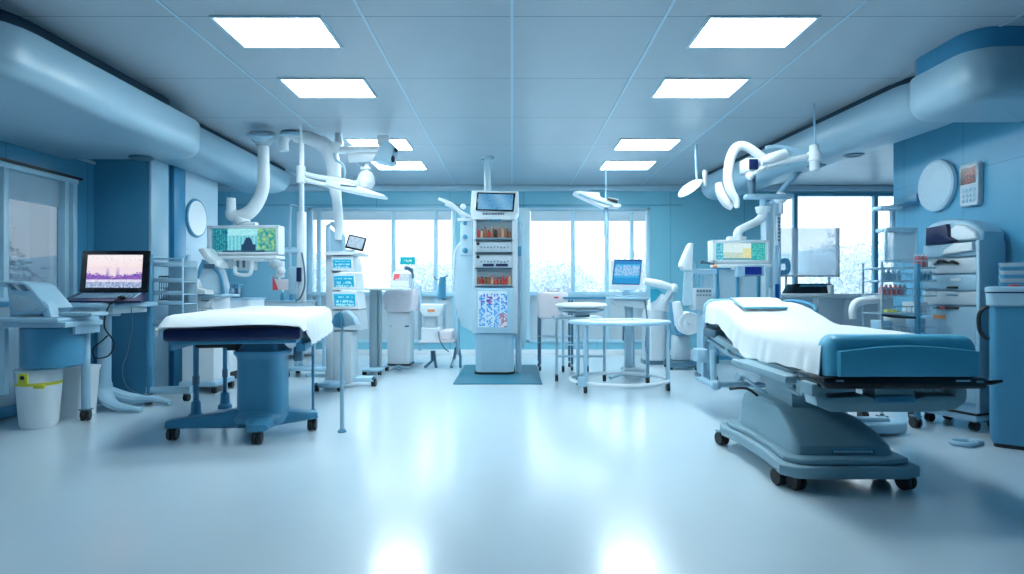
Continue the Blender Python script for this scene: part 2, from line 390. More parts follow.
# ceiling bulkheads
def bulk(name, label, x0, x1, y0, y1, z0, z1, rc, re, cor, shear=0, neck=.06, cat='bulkhead'):
    t = thing(name, label, cat, ((x0+x1)/2, (y0+y1)/2, z0))
    rings = []
    for k in range(7):
        a = math.radians(90*k/6); ins = re*(1-math.sin(a)); z = z0+re*(1-math.cos(a))
        rings.append(rring(x0+(ins if (cor[1] or cor[2]) else 0), x1-(ins if (cor[0] or cor[3]) else 0), y0+ins*(1 if (cor[2] or cor[3]) else 0), y1-ins*(1 if (cor[0] or cor[1]) else 0), max(.02, rc-ins), z, cor))
    rings.append(rring(x0, x1, y0, y1, rc, z1-.015, cor)); rings.append(rring(x0+.006, x1-.006, y0+.006, y1-.006, rc-.006, z1, cor))
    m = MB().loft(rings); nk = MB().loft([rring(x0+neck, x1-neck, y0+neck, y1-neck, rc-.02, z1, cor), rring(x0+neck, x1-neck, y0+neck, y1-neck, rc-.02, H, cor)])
    for q in (m, nk):
        for v in q.bm.verts: v.co.x += (y1-v.co.y)*shear
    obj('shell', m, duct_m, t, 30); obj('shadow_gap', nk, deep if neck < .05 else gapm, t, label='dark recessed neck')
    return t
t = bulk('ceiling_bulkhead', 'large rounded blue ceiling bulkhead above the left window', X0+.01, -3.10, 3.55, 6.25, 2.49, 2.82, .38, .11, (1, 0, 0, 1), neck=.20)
obj('vent_disc', MB().lathe([(.11, 0), (.11, -.012), (.09, -.018), (.06, -.012), (0, -.012)], (-3.72, 6.02, 2.481)), dmetal, t)
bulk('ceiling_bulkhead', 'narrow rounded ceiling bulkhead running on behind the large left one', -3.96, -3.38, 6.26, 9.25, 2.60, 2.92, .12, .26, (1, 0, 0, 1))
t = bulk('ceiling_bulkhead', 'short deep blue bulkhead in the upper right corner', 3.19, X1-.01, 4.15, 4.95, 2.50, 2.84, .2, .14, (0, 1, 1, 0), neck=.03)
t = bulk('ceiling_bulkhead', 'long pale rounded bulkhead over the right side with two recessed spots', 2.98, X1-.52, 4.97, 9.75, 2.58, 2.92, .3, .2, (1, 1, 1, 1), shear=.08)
for p in ((3.62, 6.35), (3.5, 6.9)):
    obj('recessed_spot', MB().lathe([(.10, 0), (.10, -.01), (.075, -.014), (.06, -.004), (0, -.004)], (p[0], p[1], 2.581)), dmetal, t)

# outside
struct('ground_outside', MB().box(-90, 90, 11.5, 160, -1.6, -1.4).box(-60, -5.8, -20, 11.5, -1.6, -1.4), haze_ground)
def hillfn(x0, x1, y0, y1, hh, seed):
    def f(u, v):
        x = x0+(x1-x0)*u; y = y0+(y1-y0)*v; n = noise.noise(Vector((x*.025+seed, y*.02, 0)))
        return Vector((x, y, -1.5+hh*math.sin(PI*v)*(.75+.5*n)))
    return f
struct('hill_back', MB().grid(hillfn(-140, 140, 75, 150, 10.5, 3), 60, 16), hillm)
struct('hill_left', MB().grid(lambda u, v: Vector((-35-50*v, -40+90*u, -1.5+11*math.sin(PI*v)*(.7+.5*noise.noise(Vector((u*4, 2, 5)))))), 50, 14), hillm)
def tree(x, y, h, r, label, g='hazy trees outside the windows'):
    t = thing('hazy_tree', label, 'tree', (x, y, -1.45), g); tr = MB()
    tr.tube([(x, y, -1.45), (x+.1, y, -1.45+h*.3), (x, y, -1.45+h*.55)], [.16, .12, .07], 8)
    c = Vector((x, y, -1.45+h*.62)); cr_ = MB(); bm = cr_.bm
    for k in range(10):
        a = 2*PI*k/10; tr.tube([(x, y, -1.45+h*.3+.04*k), c+Vector((math.cos(a)*r*.5, math.sin(a)*r*.5, .1*h)), c+Vector((math.cos(a)*r*.85, math.sin(a)*r*.85, .2*h*random.random()))], [.05, .03, .01], 5)
    for k in range(5200):
        d = Vector((random.gauss(0, 1), random.gauss(0, 1), random.gauss(0, 1))).normalized(); q = (random.random()**.4)*(.78+.3*noise.noise(d*2.2+Vector((x, y, 0))))
        p = c+Vector((d.x*r*q, d.y*r*q, d.z*h*.40*q)); s = rnd(.03, .075)
        e1 = Vector((rnd(-1, 1), rnd(-1, 1), rnd(-1, 1))).normalized()*s; e2 = e1.cross(Vector((rnd(-1, 1), rnd(-1, 1), rnd(-1, 1)))).normalized()*s*.7
        bm.faces.new([bm.verts.new(p+e1), bm.verts.new(p+e2), bm.verts.new(p-e1), bm.verts.new(p-e2)])
    obj('trunk', tr, haze_twig, t); obj('crown', cr_, haze_twig, t)
tree(-11.8, 12.0, 4.3, 2.3, 'hazy frosty tree seen through the left window')
tree(-7.6, 21, 4.4, 2.3, 'hazy pale tree outside, at the left end of the back window')
tree(-3.2, 23, 4.0, 2.2, 'hazy pale tree outside, behind the white cart by the back window')
tree(1.7, 23, 4.0, 2.3, 'hazy pale tree outside, just right of the central column')
tree(5.6, 26, 4.6, 2.3, 'hazy pale tree outside, behind the desktop monitor')
tree(12.2, 21, 4.9, 2.6, 'hazy pale tree outside the far right window')
tree(9.6, 27, 4.6, 2.2, 'hazy pale tree outside behind the white board')

# ================================================================== left operating table
th = -.19                                   # the table is turned slightly
def operating_table():
    fx, fy = -2.06, 4.42                    # middle of the foot end
    t = thing('operating_table', 'operating table with navy pad and blue star-footed pedestal on the left', 'operating table', (-2.0, 4.85, 0))
    ca, sa = math.cos(th), math.sin(th)
    def L(u, v, z): return Vector((fx+u*ca+v*sa, fy-u*sa+v*ca, z))   # u across, v away from the camera
    def bx(m, u0, u1, v0, v1, z0, z1, bev=.01, seg=3):
        k = MB().box(u0, u1, v0, v1, z0, z1, bev, seg)
        for q in k.bm.verts: q.co = L(q.co.x, q.co.y, q.co.z)
        me = bpy.data.meshes.new('t'); k.bm.to_mesh(me); k.bm.free(); m.bm.from_mesh(me); bpy.data.meshes.remove(me); return m
    obj('mattress', bx(MB(), -.475, .475, .0, 1.95, .775, .868, .025), navy, t)
    # sheet: top, rounded over the edges, hanging deeper on the right side further back
    def sheet(u, v):
        vv = -.035+v*2.02; a = (u-.5)*2
        hang_r = (.05+.15*min(1, max(0, (vv-.12)/.25))) if a > 0 else .018
        W = .485; q = abs(a)
        if q < .70: x = a/.70*(W-.05); z = .968+.006*math.sin(vv*5+x*7)+.012*(1-(q/.7)**2)
        else:
            k = (q-.70)/.30; arc = min(1, k/.4)*PI/2; x = (W-.05+.065*math.sin(arc)); z = .968-.065*(1-math.cos(arc))
            if k > .4: z -= hang_r*(k-.4)/.6; x += (.014*math.sin(vv*22+a)*(k-.4) + .02*(k-.4))*(1 if a > 0 else .1)
            x *= 1 if a > 0 else -1
        if v < .06: z -= .085*(1-v/.06)**1.6*(1-.9*max(0, (q-.7)/.3))
        p = L(x, vv, z); return p
    obj('sheet', MB().grid(sheet, 40, 60, .008), cloth, t, 60)
    bx_ = MB(); bx(bx_, -.44, .44, .06, 1.9, .745, .778, .008); bx(bx_, -.46, -.44, .1, 1.9, .70, .775, .004); bx(bx_, .44, .47, .30, 1.8, .66, .72, .004); bx(bx_, .40, .44, .3, 1.8, .66, .78, .004)
    obj('table_frame', bx_, steel, t)
    m = MB(); bx(m, .37, .44, .35, .46, .575, .69, .01); obj('clamp_box', m, dmetal, t)
    m = MB(); bx(m, -.34, -.05, .28, .62, .70, .73, .008); bx(m, -.12, .0, .30, .50, .675, .745, .01); obj('tilt_lever', m, black, t)
    # pedestal
    cx, cy = -1.98, 4.78
    def ring(wx, wy, z, r=.09): return rring(cx-wx, cx+wx, cy-wy, cy+wy, r, z)
    obj('pedestal', MB().loft([ring(.20, .16, .16), ring(.175, .15, .21), ring(.172, .15, .60), ring(.178, .155, .63), ring(.195, .165, .65), ring(.197, .165, .672), ring(.187, .16, .675)]), steel, t)
    obj('pedestal_neck', MB().loft([ring(.17, .14, .675, .06), ring(.15, .13, .70, .06), ring(.12, .10, .75, .05)]), dmetal, t)
    m = MB()
    for (ex, ey, w0) in ((-2.64, 4.59, .11), (-1.89, 4.44, .13), (-1.61, 4.95, .10), (-2.30, 5.25, .10)):
        d = Vector((ex-cx, ey-cy, 0)); n_ = Vector((-d.y, d.x, 0)).normalized(); r = []
        for k in range(9):
            q = k/8; c = Vector((cx, cy, 0))+d*q; wd = w0*(1-.42*q); zt = .235-.085*q**.9+.04*(1-q)**5; zb = .10-.03*(1-q)
            r.append([c+n_*wd+Vector((0, 0, zb+.01)), c+n_*wd+Vector((0, 0, zt-.02)), c+n_*wd*.75+Vector((0, 0, zt)), c-n_*wd*.75+Vector((0, 0, zt)), c-n_*wd+Vector((0, 0, zt-.02)), c-n_*wd+Vector((0, 0, zb+.01)), c-n_*wd*.8+Vector((0, 0, zb)), c+n_*wd*.8+Vector((0, 0, zb))])
        m.loft(r)
    m.ball((cx, cy-.06, .15), .2, 1, .9, .42)
    obj('star_base', m, steel, t, 50)
    for (ex, ey) in ((-2.60, 4.60), (-1.90, 4.48), (-1.64, 4.93), (-2.28, 5.20)): caster(t, ex, ey, .05, 0, .0, (1, .15, 0), wd=.03)
    for p, r in ((fl(196, 418), .024), (fl(225, 408), .020)):
        m = MB().cyl((p.x, p.y, 0.05), (p.x, p.y, .74), r).lathe([(.065, 0), (.065, .03), (.045, .05), (.04, .14), (.028, .16)], (p.x, p.y, 0))
        o = obj('support_leg', m, steel, t); obj('sleeve', MB().cyl((p.x, p.y, .30), (p.x, p.y, .38), r*1.25), dmetal, o)
operating_table()

# ================================================================== right bed
def hospital_bed():
    t = thing('hospital_bed', 'wheeled hospital bed with white sheet and blue foot end on the right', 'hospital bed', (1.95, 3.9, 0))
    Y0, Y1 = 3.20, 5.95
    def cxx(y): return 2.10+.17*(y-Y0)/(Y1-Y0)
    def hw(y): return .395-.06*(y-Y0)/(Y1-Y0)
    def top(y):                              # height of the mattress top
        if y < 4.55: return .872
        if y > 5.45: return .872+.155
        k = (y-4.55)/.9; return .872+.155*(3*k*k-2*k**3)
    def mring(y, dz0, dz1, ex=0, r=.05):
        x0, x1 = cxx(y)-hw(y)-ex, cxx(y)+hw(y)+ex; z1 = top(y)+dz1; z0 = top(y)-.19+dz0
        return [Vector((q.x, y, q.y)) for q in rring(x0, x1, z0, z1, r, 0)]
    ys = [3.40+i*(Y1-3.40)/26 for i in range(27)]
    obj('mattress', MB().loft([mring(y, 0, -.012) for y in ys]), bluec, t)
    # blue foot block: rounded hood over the foot end
    b = MB(); r = []
    for y, ins in ((3.20, .05), (3.205, .03), (3.215, .015), (3.235, .004), (3.25, 0), (3.33, 0), (3.37, .01)):
        r.append([Vector((q.x, y, q.y)) for q in rring(2.10-.40+ins, 2.10+.40-ins, .685+ins*.3, .905-ins-(.02 if y > 3.35 else 0), .07, 0, (1, 1, 0, 0))])
    fo = obj('foot_hood', b.loft(r), bluec, t, 40)
    # raised front panel on the hood, slightly arched
    pts = [(1.735, .69), (2.475, .69)]+[(2.475-.74*k/10, .825+.03*math.sin(PI*k/10)) for k in range(11)]
    obj('foot_panel', MB().prism(pts, 'Y', 3.170, 3.215, .012), bluec, fo)
    def sheet(u, v):
        y = 3.29+v*(Y1+.01-3.29); a = (u-.5)*2; W = hw(y)+.012; q = abs(a); T = top(y)+.012
        hang = .222+.02*math.sin(y*3.1)+.004*math.sin(y*17)
        if q < .62: x = a/.62*(W-.06); z = T+.008*math.sin(y*6+x*5)*q+.012*(1-(q/.62)**2)
        else:
            k = (q-.62)/.38; arc = min(1, k/.3)*PI/2; x = W-.06+.07*math.sin(arc); z = T-.07*(1-math.cos(arc))
            if k > .3:
                kk = (k-.3)/.7; z -= (hang-.07)*kk; x += .018*kk+.008*kk*math.sin(y*21+2*math.sin(y*9))
            x *= 1 if a > 0 else -1
        if v > .975: z -= .12*((v-.975)/.025)**2
        return Vector((cxx(y)+x, y, z+.006*noise.noise(Vector((x*6, y*5, 1)))))
    obj('sheet', MB().grid(sheet, 48, 110, .007), cloth, t, 70)
    # black platform edge and frame
    r = []
    for y in ys: r.append([Vector((q.x, y, q.y)) for q in rring(cxx(y)-hw(y)-.015, cxx(y)+hw(y)+.015, top(y)-.225, top(y)-.19, .012, 0)])
    o = obj('platform', MB().box(1.66, 2.53, 3.19, 3.5, .622, .684, .012).loft(r).tube([(2.5, 3.25, .655), (2.56, 3.22, .652), (2.63, 3.22, .662)], [.015, .014, .008], 8), blackg, t)
    obj('latch_plate', MB().box(2.36, 2.43, 3.18, 3.195, .664, .672).box(1.72, 1.76, 3.18, 3.195, .664, .672).box(2.47, 2.5, 3.18, 3.195, .658, .668), metal, o)
    # foot beam with two openings (side view outline in X-Z)
    b = MB(); y0, y1 = 3.26, 3.40
    b.prism([(1.64, .60), (1.66, .52), (1.74, .485), (2.30, .485), (2.42, .50), (2.47, .54), (2.47, .575), (2.25, .575), (2.20, .56), (1.98, .56), (1.93, .575), (1.72, .565), (1.70, .60)], 'Y', y0, y1, .012)
    b.box(1.63, 1.71, y0, y1, .57, .64, .01).box(1.98, 2.20, y0+.01, y1, .54, .64, .01).box(2.41, 2.475, y0, y1, .55, .64, .01)
    o = obj('foot_beam', b, bedg, t); obj('beam_grip', MB().box(1.97, 2.19, y0-.012, y0+.02, .535, .575, .012).box(2.03, 2.14, y0-.016, y0, .545, .555, .003), steel, o)
    # side rails under the platform
    for s in (-1, 1):
        b = MB(); 
        P = [(cxx(y)+s*(hw(y)+.0), y, z) for y, z in ((3.36, .625), (3.6, .60), (4.3, .62), (5.2, .68), (5.9, .73))]
        b.tube(P, .034, 10, flat=1.0); P2 = [(p[0], p[1], p[2]-.075) for p in P[1:]]; b.tube(P2, .02, 8)
        for k in (1, 2, 3): b.box(P[k][0]-.015, P[k][0]+.015, P[k][1]-.04, P[k][1]+.04, P[k][2]-.08, P[k][2], .004)
        obj('side_rail', b, bedg, t)
    # column
    obj('lift_column', MB().box(1.74, 2.14, 3.72, 4.22, .50, .66, .02).box(1.76, 2.10, 3.78, 4.18, .34, .56, .02).box(1.64, 2.40, 3.60, 4.5, .585, .635, .015), bedg, t)
    # hump
    def q(x0, x1, y0, y1, z, r=.05): return rring(x0, x1, y0, y1, r, z)
    hump = MB().loft([q(1.655, 2.25, 3.50, 4.40, .165), q(1.66, 2.23, 3.515, 4.40, .235), q(1.665, 2.19, 3.58, 4.395, .30), q(1.67, 2.13, 3.66, 4.39, .36), q(1.68, 2.06, 3.76, 4.38, .405), q(1.70, 2.0, 3.85, 4.37, .425)])
    o = obj('base_cover', hump, bedg, t, 30)
    b = MB().box(1.86, 2.12, 3.498, 3.508, .195, .222, .003); pl = obj('name_plate', b, steel, o)
    b = MB(); x = 1.875
    while x < 2.10:
        wd = rnd(.006, .013); b.box(x, x+wd, 3.4955, 3.4985, .201, .214); x += wd+.004
    obj('plate_marks', b, white, o)
    # base skirts
    def skirt(g, z0, z1, r):
        x0, x1 = 1.545-g, 2.325+g; ya, yb = 3.37-g, 4.52+g
        return [(x0, ya+.10), (x0+.06, ya+.02), (x0+.12, ya), (x1-.10, ya), (x1, ya+.05), (x1+.01, ya+.22), (x1-.12, ya+.45), (x1-.12, yb-.35), (x1-.02, yb-.15), (x1-.02, yb), (x0+.02, yb), (x0-.01, yb-.12), (x0+.03, yb-.35), (x0+.03, ya+.40)]
    obj('base_plate', MB().prism(skirt(0, 0, 0, 0), 'Z', .082, .150, .014, 3).prism(skirt(-.04, 0, 0, 0), 'Z', .148, .185, .014, 3), bedg, t)
    for x, y in ((1.585, 3.55), (1.64, 3.46), (2.27, 3.46), (2.24, 3.64), (1.56, 4.46), (2.24, 4.46)): caster(t, x, y, .05, 0, .0, (1, .25, 0), wd=.03)
    # brake pedal with rod on the left
    obj('brake_lever', MB().tube([(1.72, 4.05, .45), (1.62, 4.05, .52), (1.55, 4.06, .58)], .010, 8).tube([(1.56, 4.06, .555), (1.52, 4.05, .565)], .03, 10), metal, t)
    obj('brake_pedal', MB().tube([(1.72, 4.15, .40), (1.62, 4.14, .47), (1.50, 4.13, .47)], .014, 8, flat=.7), black, t)
    # head end
    b = MB(); y = 5.99
    b.tube([(1.93, y, .42), (1.93, y, .92), (1.96, y, 1.015), (2.05, y, 1.04), (2.5, y, 1.04), (2.62, y, 1.0), (2.66, y, .9), (2.66, y, .42)], .022, 10)
    b.box(1.94, 2.64, y-.008, y+.008, .70, 1.03, .004)
    obj('headboard', b, pale, t)
    obj('grab_rail', MB().tube([(2.62, 5.3, .80), (2.66, 5.25, .97), (2.66, 5.4, 1.03), (2.68, 5.85, 1.04), (2.68, 5.95, .95), (2.66, 5.9, .75)], .018, 8).tube([(2.655, 5.35, .9), (2.67, 5.9, .93)], .012, 8), steel, t)
    # head end leg frame
    b = MB().box(1.88, 1.94, 5.90, 5.97, .24, .90, .008).box(1.91, 2.60, 5.92, 5.96, .62, .70, .006).box(1.78, 1.90, 5.75, 5.92, .45, .58, .01)
    b.tube([(1.84, 5.5, .60), (1.84, 5.48, .36), (1.84, 5.45, .28)], .03, 8).rcyl((1.86, 5.45, .29), (2.5, 5.45, .29), .026).tube([(2.5, 5.5, .60), (2.5, 5.48, .36), (2.5, 5.45, .28)], .03, 8).box(1.80, 1.88, 5.38, 5.9, .265, .30, .01)
    b.ball((1.84, 5.42, .29), .05)
    obj('head_frame', b, pale, t)
    obj('drive_box', MB().box(1.86, 2.3, 5.5, 5.86, .70, .78, .02), dmetal, t)
    return t
hospital_bed()
# folded pad on the pillow end
def pad(u, v):
    y = 5.0+v*.44; k = min(1, (y-4.55)/.9); T = .872+.155*(3*k*k-2*k**3)
    return Vector((1.935+.05*v+u*(.36+.05*v), y, T+.052+.012*math.sin(PI*u)**.5*math.sin(PI*v)**.5))
t = thing('folded_drape', 'small white folded drape with painted teal edge shadow lying at the head of the right bed', 'drape', (2.12, 5.2, 1.0))
obj('drape', MB().grid(pad, 16, 12, .012), cloth, t, 60)
obj('edge_shadow', MB().tube([pad(0, 1), pad(0, 0), pad(.5, 0), pad(1, 0)], .008, 6, False), tealp, t)  # teal tube colours in the shadow along the drape's edges

DX = -.17
n0 = set(bpy.data.objects)
# ================================================================== laptop, stand, cables
t = thing('laptop_table', 'pale pedestal table with three curved feet carrying the laptop', 'table', (-3.95, 5.72, 0))
b = MB().prism([(-4.25, 5.38), (-3.56, 5.38), (-3.44, 5.46), (-3.40, 5.62), (-3.40, 6.05), (-4.25, 6.05)], 'Z', .985, 1.035, .014, 3)
obj('tray_top', b, pale, t); obj('tray_edge', MB().prism([(-4.28, 5.44), (-3.57, 5.44), (-3.50, 5.52), (-3.48, 6.0), (-4.28, 6.0)], 'Z', .93, .99, .01), white, t)
obj('column', MB().tube([(-3.74, 5.76, .95), (-3.74, 5.76, .6), (-3.75, 5.76, .3), (-3.77, 5.76, .12)], [.056, .054, .062, .10], 14).box(-3.80, -3.62, 5.7, 5.82, .9, .94, .01), pale, t)
for pts in ([(-3.76, 5.76, .24), (-3.69, 5.72, .11), (-3.52, 5.64, .05), (-3.30, 5.62, .03)], [(-3.77, 5.76, .2), (-3.90, 5.85, .07), (-4.10, 5.95, .03)], [(-3.76, 5.78, .18), (-3.62, 5.95, .08), (-3.40, 6.0, .06), (-3.22, 5.95, .03)]):
    obj('foot', MB().tube(pts, [.085, .07, .045, .03][:len(pts)], 10, flat=.75), pale, t)
t = thing('laptop', 'open black laptop with a purple landscape on its screen', 'laptop', (-3.88, 5.7, 1.037))
o = obj('keyboard_deck', MB().loft([[(-3.90, 5.42, 1.037), (-3.18, 5.42, 1.037), (-3.18, 5.42, 1.052), (-3.90, 5.42, 1.052)], [(-4.12, 5.94, 1.037), (-3.44, 5.94, 1.037), (-3.44, 5.94, 1.128), (-4.12, 5.94, 1.128)]]), navy, t, label='dark blue keyboard deck')
b = MB()
for j in range(5):
    for i in range(14):
        yy = 5.56+j*.062; zz = 1.054+(yy-5.42)*.146; xx = -3.88-(yy-5.42)*.41+i*.040+.04; b.box(xx, xx+.031, yy, yy+.048, zz, zz+.009, .002, 1)
obj('keys', b, pale, o)
M = Matrix.Rotation(-.10, 4, 'X')
o = obj('screen_lid', MB().cbox((-3.785, 5.985, 1.335), (.68, .03, .42), .012, M), blackg, t)
def lap(u, v):
    if v > .62: return mixc((.95, .80, .82), (1, .93, .95), (v-.62)/.38) if random.random() > .06 else (.75, .62, .75)
    if v > .26:
        k = .5+.5*noise.noise(Vector((u*7, 2, 2)))+.25*(random.random()-.5); edge = .30+.30*abs(u-.5)*1.4*k
        if v < edge+.08*random.random(): return mixc((.08, .06, .40), (.40, .16, .58), random.random())
        if int(u*17) % 3 == 0 and .25 < u < .7: return mixc((.30, .18, .50), (.85, .65, .8), (v-.26)/.36)
        return (.90, .76, .84)
    if v > .17: return mixc((.55, .5, .75), (.95, .9, .98), random.random())
    return mixc((.06, .18, .42), (.65, .72, .9), random.random())
cR = Vector((-3.785, 5.985, 1.335)); Rm = M.to_3x3()
picture('display', cR+Rm @ Vector((-.275, -.0165, -.165)), cR+Rm @ Vector((.275, -.0165, -.165)), cR+Rm @ Vector((-.275, -.0165, .165)), 66, 40, lap, scr, o)
tag(single('laptop_cable', MB().tube([(-3.42, 5.50, 1.075), (-3.43, 5.43, 1.05), (-3.44, 5.355, .98), (-3.47, 5.36, .82), (-3.40, 5.38, .68), (-3.46, 5.40, .56), (-3.58, 5.40, .54), (-3.60, 5.40, .62), (-3.54, 5.41, .68), (-3.48, 5.42, .74)], .0065, 6).ball((-3.42, 5.52, 1.082), .028, 1.2, 1.2, .6), black, 'x', 'cable'), 'black cable looping down from the laptop in front of its table', 'cable')
single('thin_cable', MB().tube([(-3.45, 5.7, .984), (-3.44, 5.7, .80), (-3.50, 5.72, .55), (-3.56, 5.74, .40), (-3.52, 5.75, .22), (-3.46, 5.9, .12), (-3.42, 6.05, .09)], .004, 6), dmetal, 'thin dark cable hanging from the right edge of the laptop table', 'cable')

for o in set(bpy.data.objects)-n0:
    if o.parent is None: o.location.x += DX
# ================================================================== cart with blue drum at the far left
n0 = set(bpy.data.objects)
t = thing('equipment_cart', 'pale blue trolley with slanted display pod at the far left', 'cart', (-4.05, 5.1, 0))
obj('tray', MB().box(-4.28, -3.78, 4.82, 5.32, .885, .925, .018).box(-4.26, -3.74, 4.85, 5.3, .845, .89, .01), pale, t)
obj('arm_rest', MB().box(-3.90, -3.62, 4.98, 5.2, .93, .965, .015).prism([(-3.99, .90), (-3.93, .90), (-3.96, 1.02), (-4.0, 1.06), (-4.05, 1.05)], 'Y', 4.96, 5.06, .01), pale, t)
o = obj('display_pod', MB().prism([(-4.28, .93), (-4.02, .95), (-3.96, 1.0), (-4.12, 1.19), (-4.16, 1.215), (-4.40, 1.225), (-4.37, 1.18), (-4.30, 1.17)], 'Y', 4.95, 5.25, .016, 3), pale, t)
obj('pod_window', MB().prism([(-4.22, .97), (-4.06, .98), (-4.02, 1.01), (-4.12, 1.09), (-4.28, 1.12)], 'Y', 4.94, 4.953, .004), acryl2, o)
for k in range(3):
    xx = -4.30+k*.052; obj('pod_slot', MB().prism([(xx, 1.205-k*.004), (xx+.036, 1.203-k*.004), (xx+.085, 1.150-k*.004), (xx+.049, 1.150-k*.004)], 'Y', 4.94, 4.952, .003), dmetal if k != 1 else greyw, o)
obj('drum', MB().lathe([(.20, .50), (.225, .515), (.225, .83), (.20, .85)], (-4.03, 5.1, 0), n=28), steel, t)
obj('back_post', MB().box(-4.28, -4.17, 5.23, 5.32, .03, .86, .01).box(-4.28, -4.24, 4.86, 4.9, .3, .86), pale, t)
obj('leg', MB().rcyl((-3.88, 5.28, .10), (-3.88, 5.28, .86), .034).box(-3.79, -3.77, 5.0, 5.3, .78, .9), pale, t)
caster(t, -3.88, 5.28, .05, 0, .0, (1, .4, 0), wd=.032); caster(t, -4.22, 5.26, .04)
for o in set(bpy.data.objects)-n0:
    if o.parent is None: o.location.x += .13
t = thing('waste_bin', 'round white bin with yellow tape under the trolley at far left', 'bin', (-4.04, 5.05, 0))
obj('bin_body', MB().lathe([(.12, 0), (.135, .03), (.163, .40), (.168, .485), (.15, .495)], (-3.98, 5.05, 0), n=28), white, t)
b = MB().lathe([(.162, .36), (.165, .385)], (-3.98, 5.05, 0), n=28)
obj('yellow_tape', b, yellow, t); obj('warning_label', MB().box(-4.02, -3.94, 4.876, 4.895, .385, .47, .006).cbox((-3.87, 4.91, .36), (.09, .02, .035), .008), yellow, t, label='yellow warning label with dark mark')
obj('label_mark', MB().lathe([(.0, 0), (.018, 0), (.018, .003), (0, .003)], (-3.98, 4.875, .435), (0, -1, 0), 14), black, t)
t = thing('waste_bin', 'square white bin with a small yellow label left of the laptop table', 'bin', (-3.9, 5.52, 0))
def tr(w0, z, x=-4.01, y=5.50): return rring(x-w0, x+w0, y-.12, y+.12, .03, z)
obj('bin_body', MB().loft([tr(.13, 0), tr(.16, .40), tr(.175, .44), tr(.175, .455), tr(.15, .457)]), white, t)
obj('warning_label', MB().box(-3.86, -3.845, 5.38, 5.43, .36, .40, .004), yellow, t)
# low plinth / glazed rail at the far left edge
t = thing('glazed_screen', 'low glazed screen panel under the left window at the picture edge', 'screen', (-4.5, 5.0, 0))
obj('panel', MB().box(-4.52, -4.50, 4.6, 5.75, .12, 1.0), acryl2, t)
obj('panel_frame', MB().box(-4.54, -4.48, 4.6, 5.78, 1.0, 1.05, .01).box(-4.54, -4.48, 4.6, 5.78, .02, .12, .01).box(-4.54, -4.48, 5.72, 5.78, 0, 1.0, .01), steel, t)

# wheeled rack beside the laptop
t = thing('supply_rack', 'narrow wheeled rack with grey wire shelves right of the laptop', 'rack', (-3.7, 6.3, 0))
x0, x1, ya, yb = -3.66, -3.36, 6.1, 6.4
obj('post', MB().rcyl((x0-.02, ya, .10), (x0-.02, ya, 1.52), .034), steel, t)
obj('side_frame', MB().tube([(x0, ya+.02, 1.47), (x1, ya+.02, 1.47), (x1, ya+.02, .80), (x0, ya+.02, .76)], .012, 8, False), pale, t)
for z in (1.40, 1.24, 1.11, 1.01, .82):
    o = obj('shelf', MB().box(x0, x1, ya, yb, z-.008, z, .003).box(x0, x1, ya-.006, ya, z-.01, z+.03, .002), pale, t)
obj('back_panel', MB().box(x0, x1, yb, yb+.01, .76, 1.46), acryl2, t); obj('base_bar', MB().box(x0-.05, x1+.1, ya-.03, ya+.03, .10, .17, .01), metal, t)
caster(t, -3.68, 6.08, .05, 0, 0, (1, .3, 0), wd=.03); caster(t, -3.36, 6.2, .04)

# ================================================================== left group behind the table
def pole_tube(pts, r, n=12): return MB().tube(pts, r, n)
# wall clocks / oval wall plates
t = thing('wall_disc', 'pale round disc on the white tiled wall at the left', 'wall disc', (-3.96, 7.62, 1.9))
obj('rim', MB().lathe([(.235, 0), (.245, .012), (.235, .03), (.215, .032)], (-3.97, 7.52, 2.05), (1, 0, 0), 40), steel, t)
obj('face', MB().lathe([(.22, .02), (.215, .034), (.1, .038), (0, .038)], (-3.97, 7.52, 2.05), (1, 0, 0), 40), white, t)
t = thing('wall_disc', 'large pale oval disc on the blue wall at the right', 'wall disc', (X1, 5.55, 1.9))
b = MB().lathe([(.235, 0), (.25, .012), (.245, .04), (.225, .045)], (X1, 5.76, 2.15), (-1, 0, 0), 44); f = MB().lathe([(.235, .03), (.225, .048), (.1, .052), (0, .052)], (X1, 5.76, 2.15), (-1, 0, 0), 44)
for q in (b, f):
    for v in q.bm.verts: v.co.z = v.co.z
obj('rim', b, pale, t); obj('face', f, walll_m, t)
b = MB()
for k in range(12):
    a = 2*PI*k/12; b.cbox((X1-.051, 5.76+.19*math.cos(a), 2.15+.19*math.sin(a)), (.002, .012, .012))
obj('hour_marks', b, pale, t)
t = thing('wall_controller', 'grey wall-mounted control box with dark red display on the right wall', 'control box', (X1, 5.0, 1.9))
b = MB().prism([(5.215, 1.92), (5.23, 1.895), (5.41, 1.895), (5.425, 1.92), (5.43, 2.25), (5.41, 2.275), (5.23, 2.275), (5.21, 2.25)], 'X', X1-.055, X1, .012)
obj('case', b, greyw, t)
def rd(u, v):
    return (.30, .05, .02) if random.random() > .74 and u > .25 else (.02, .02, .03)
picture('display', (X1-.057, 5.412, 2.09), (X1-.057, 5.23, 2.09), (X1-.057, 5.412, 2.235), 14, 14, rd, scr, t)
for i in range(4):
    for j in range(3): obj('button', MB().box(X1-.062, X1-.054, 5.245+i*.04, 5.272+i*.04, 1.93+j*.045, 1.96+j*.045, .003), pale, t)
single('wall_shelf', MB().box(X1-.16, X1, 6.0, 6.38, 2.02, 2.035, .003).box(X1-.04, X1, 6.02, 6.36, 2.035, 2.12, .004), steel, 'small steel-blue shelf high on the right wall left of the oval disc', 'shelf')

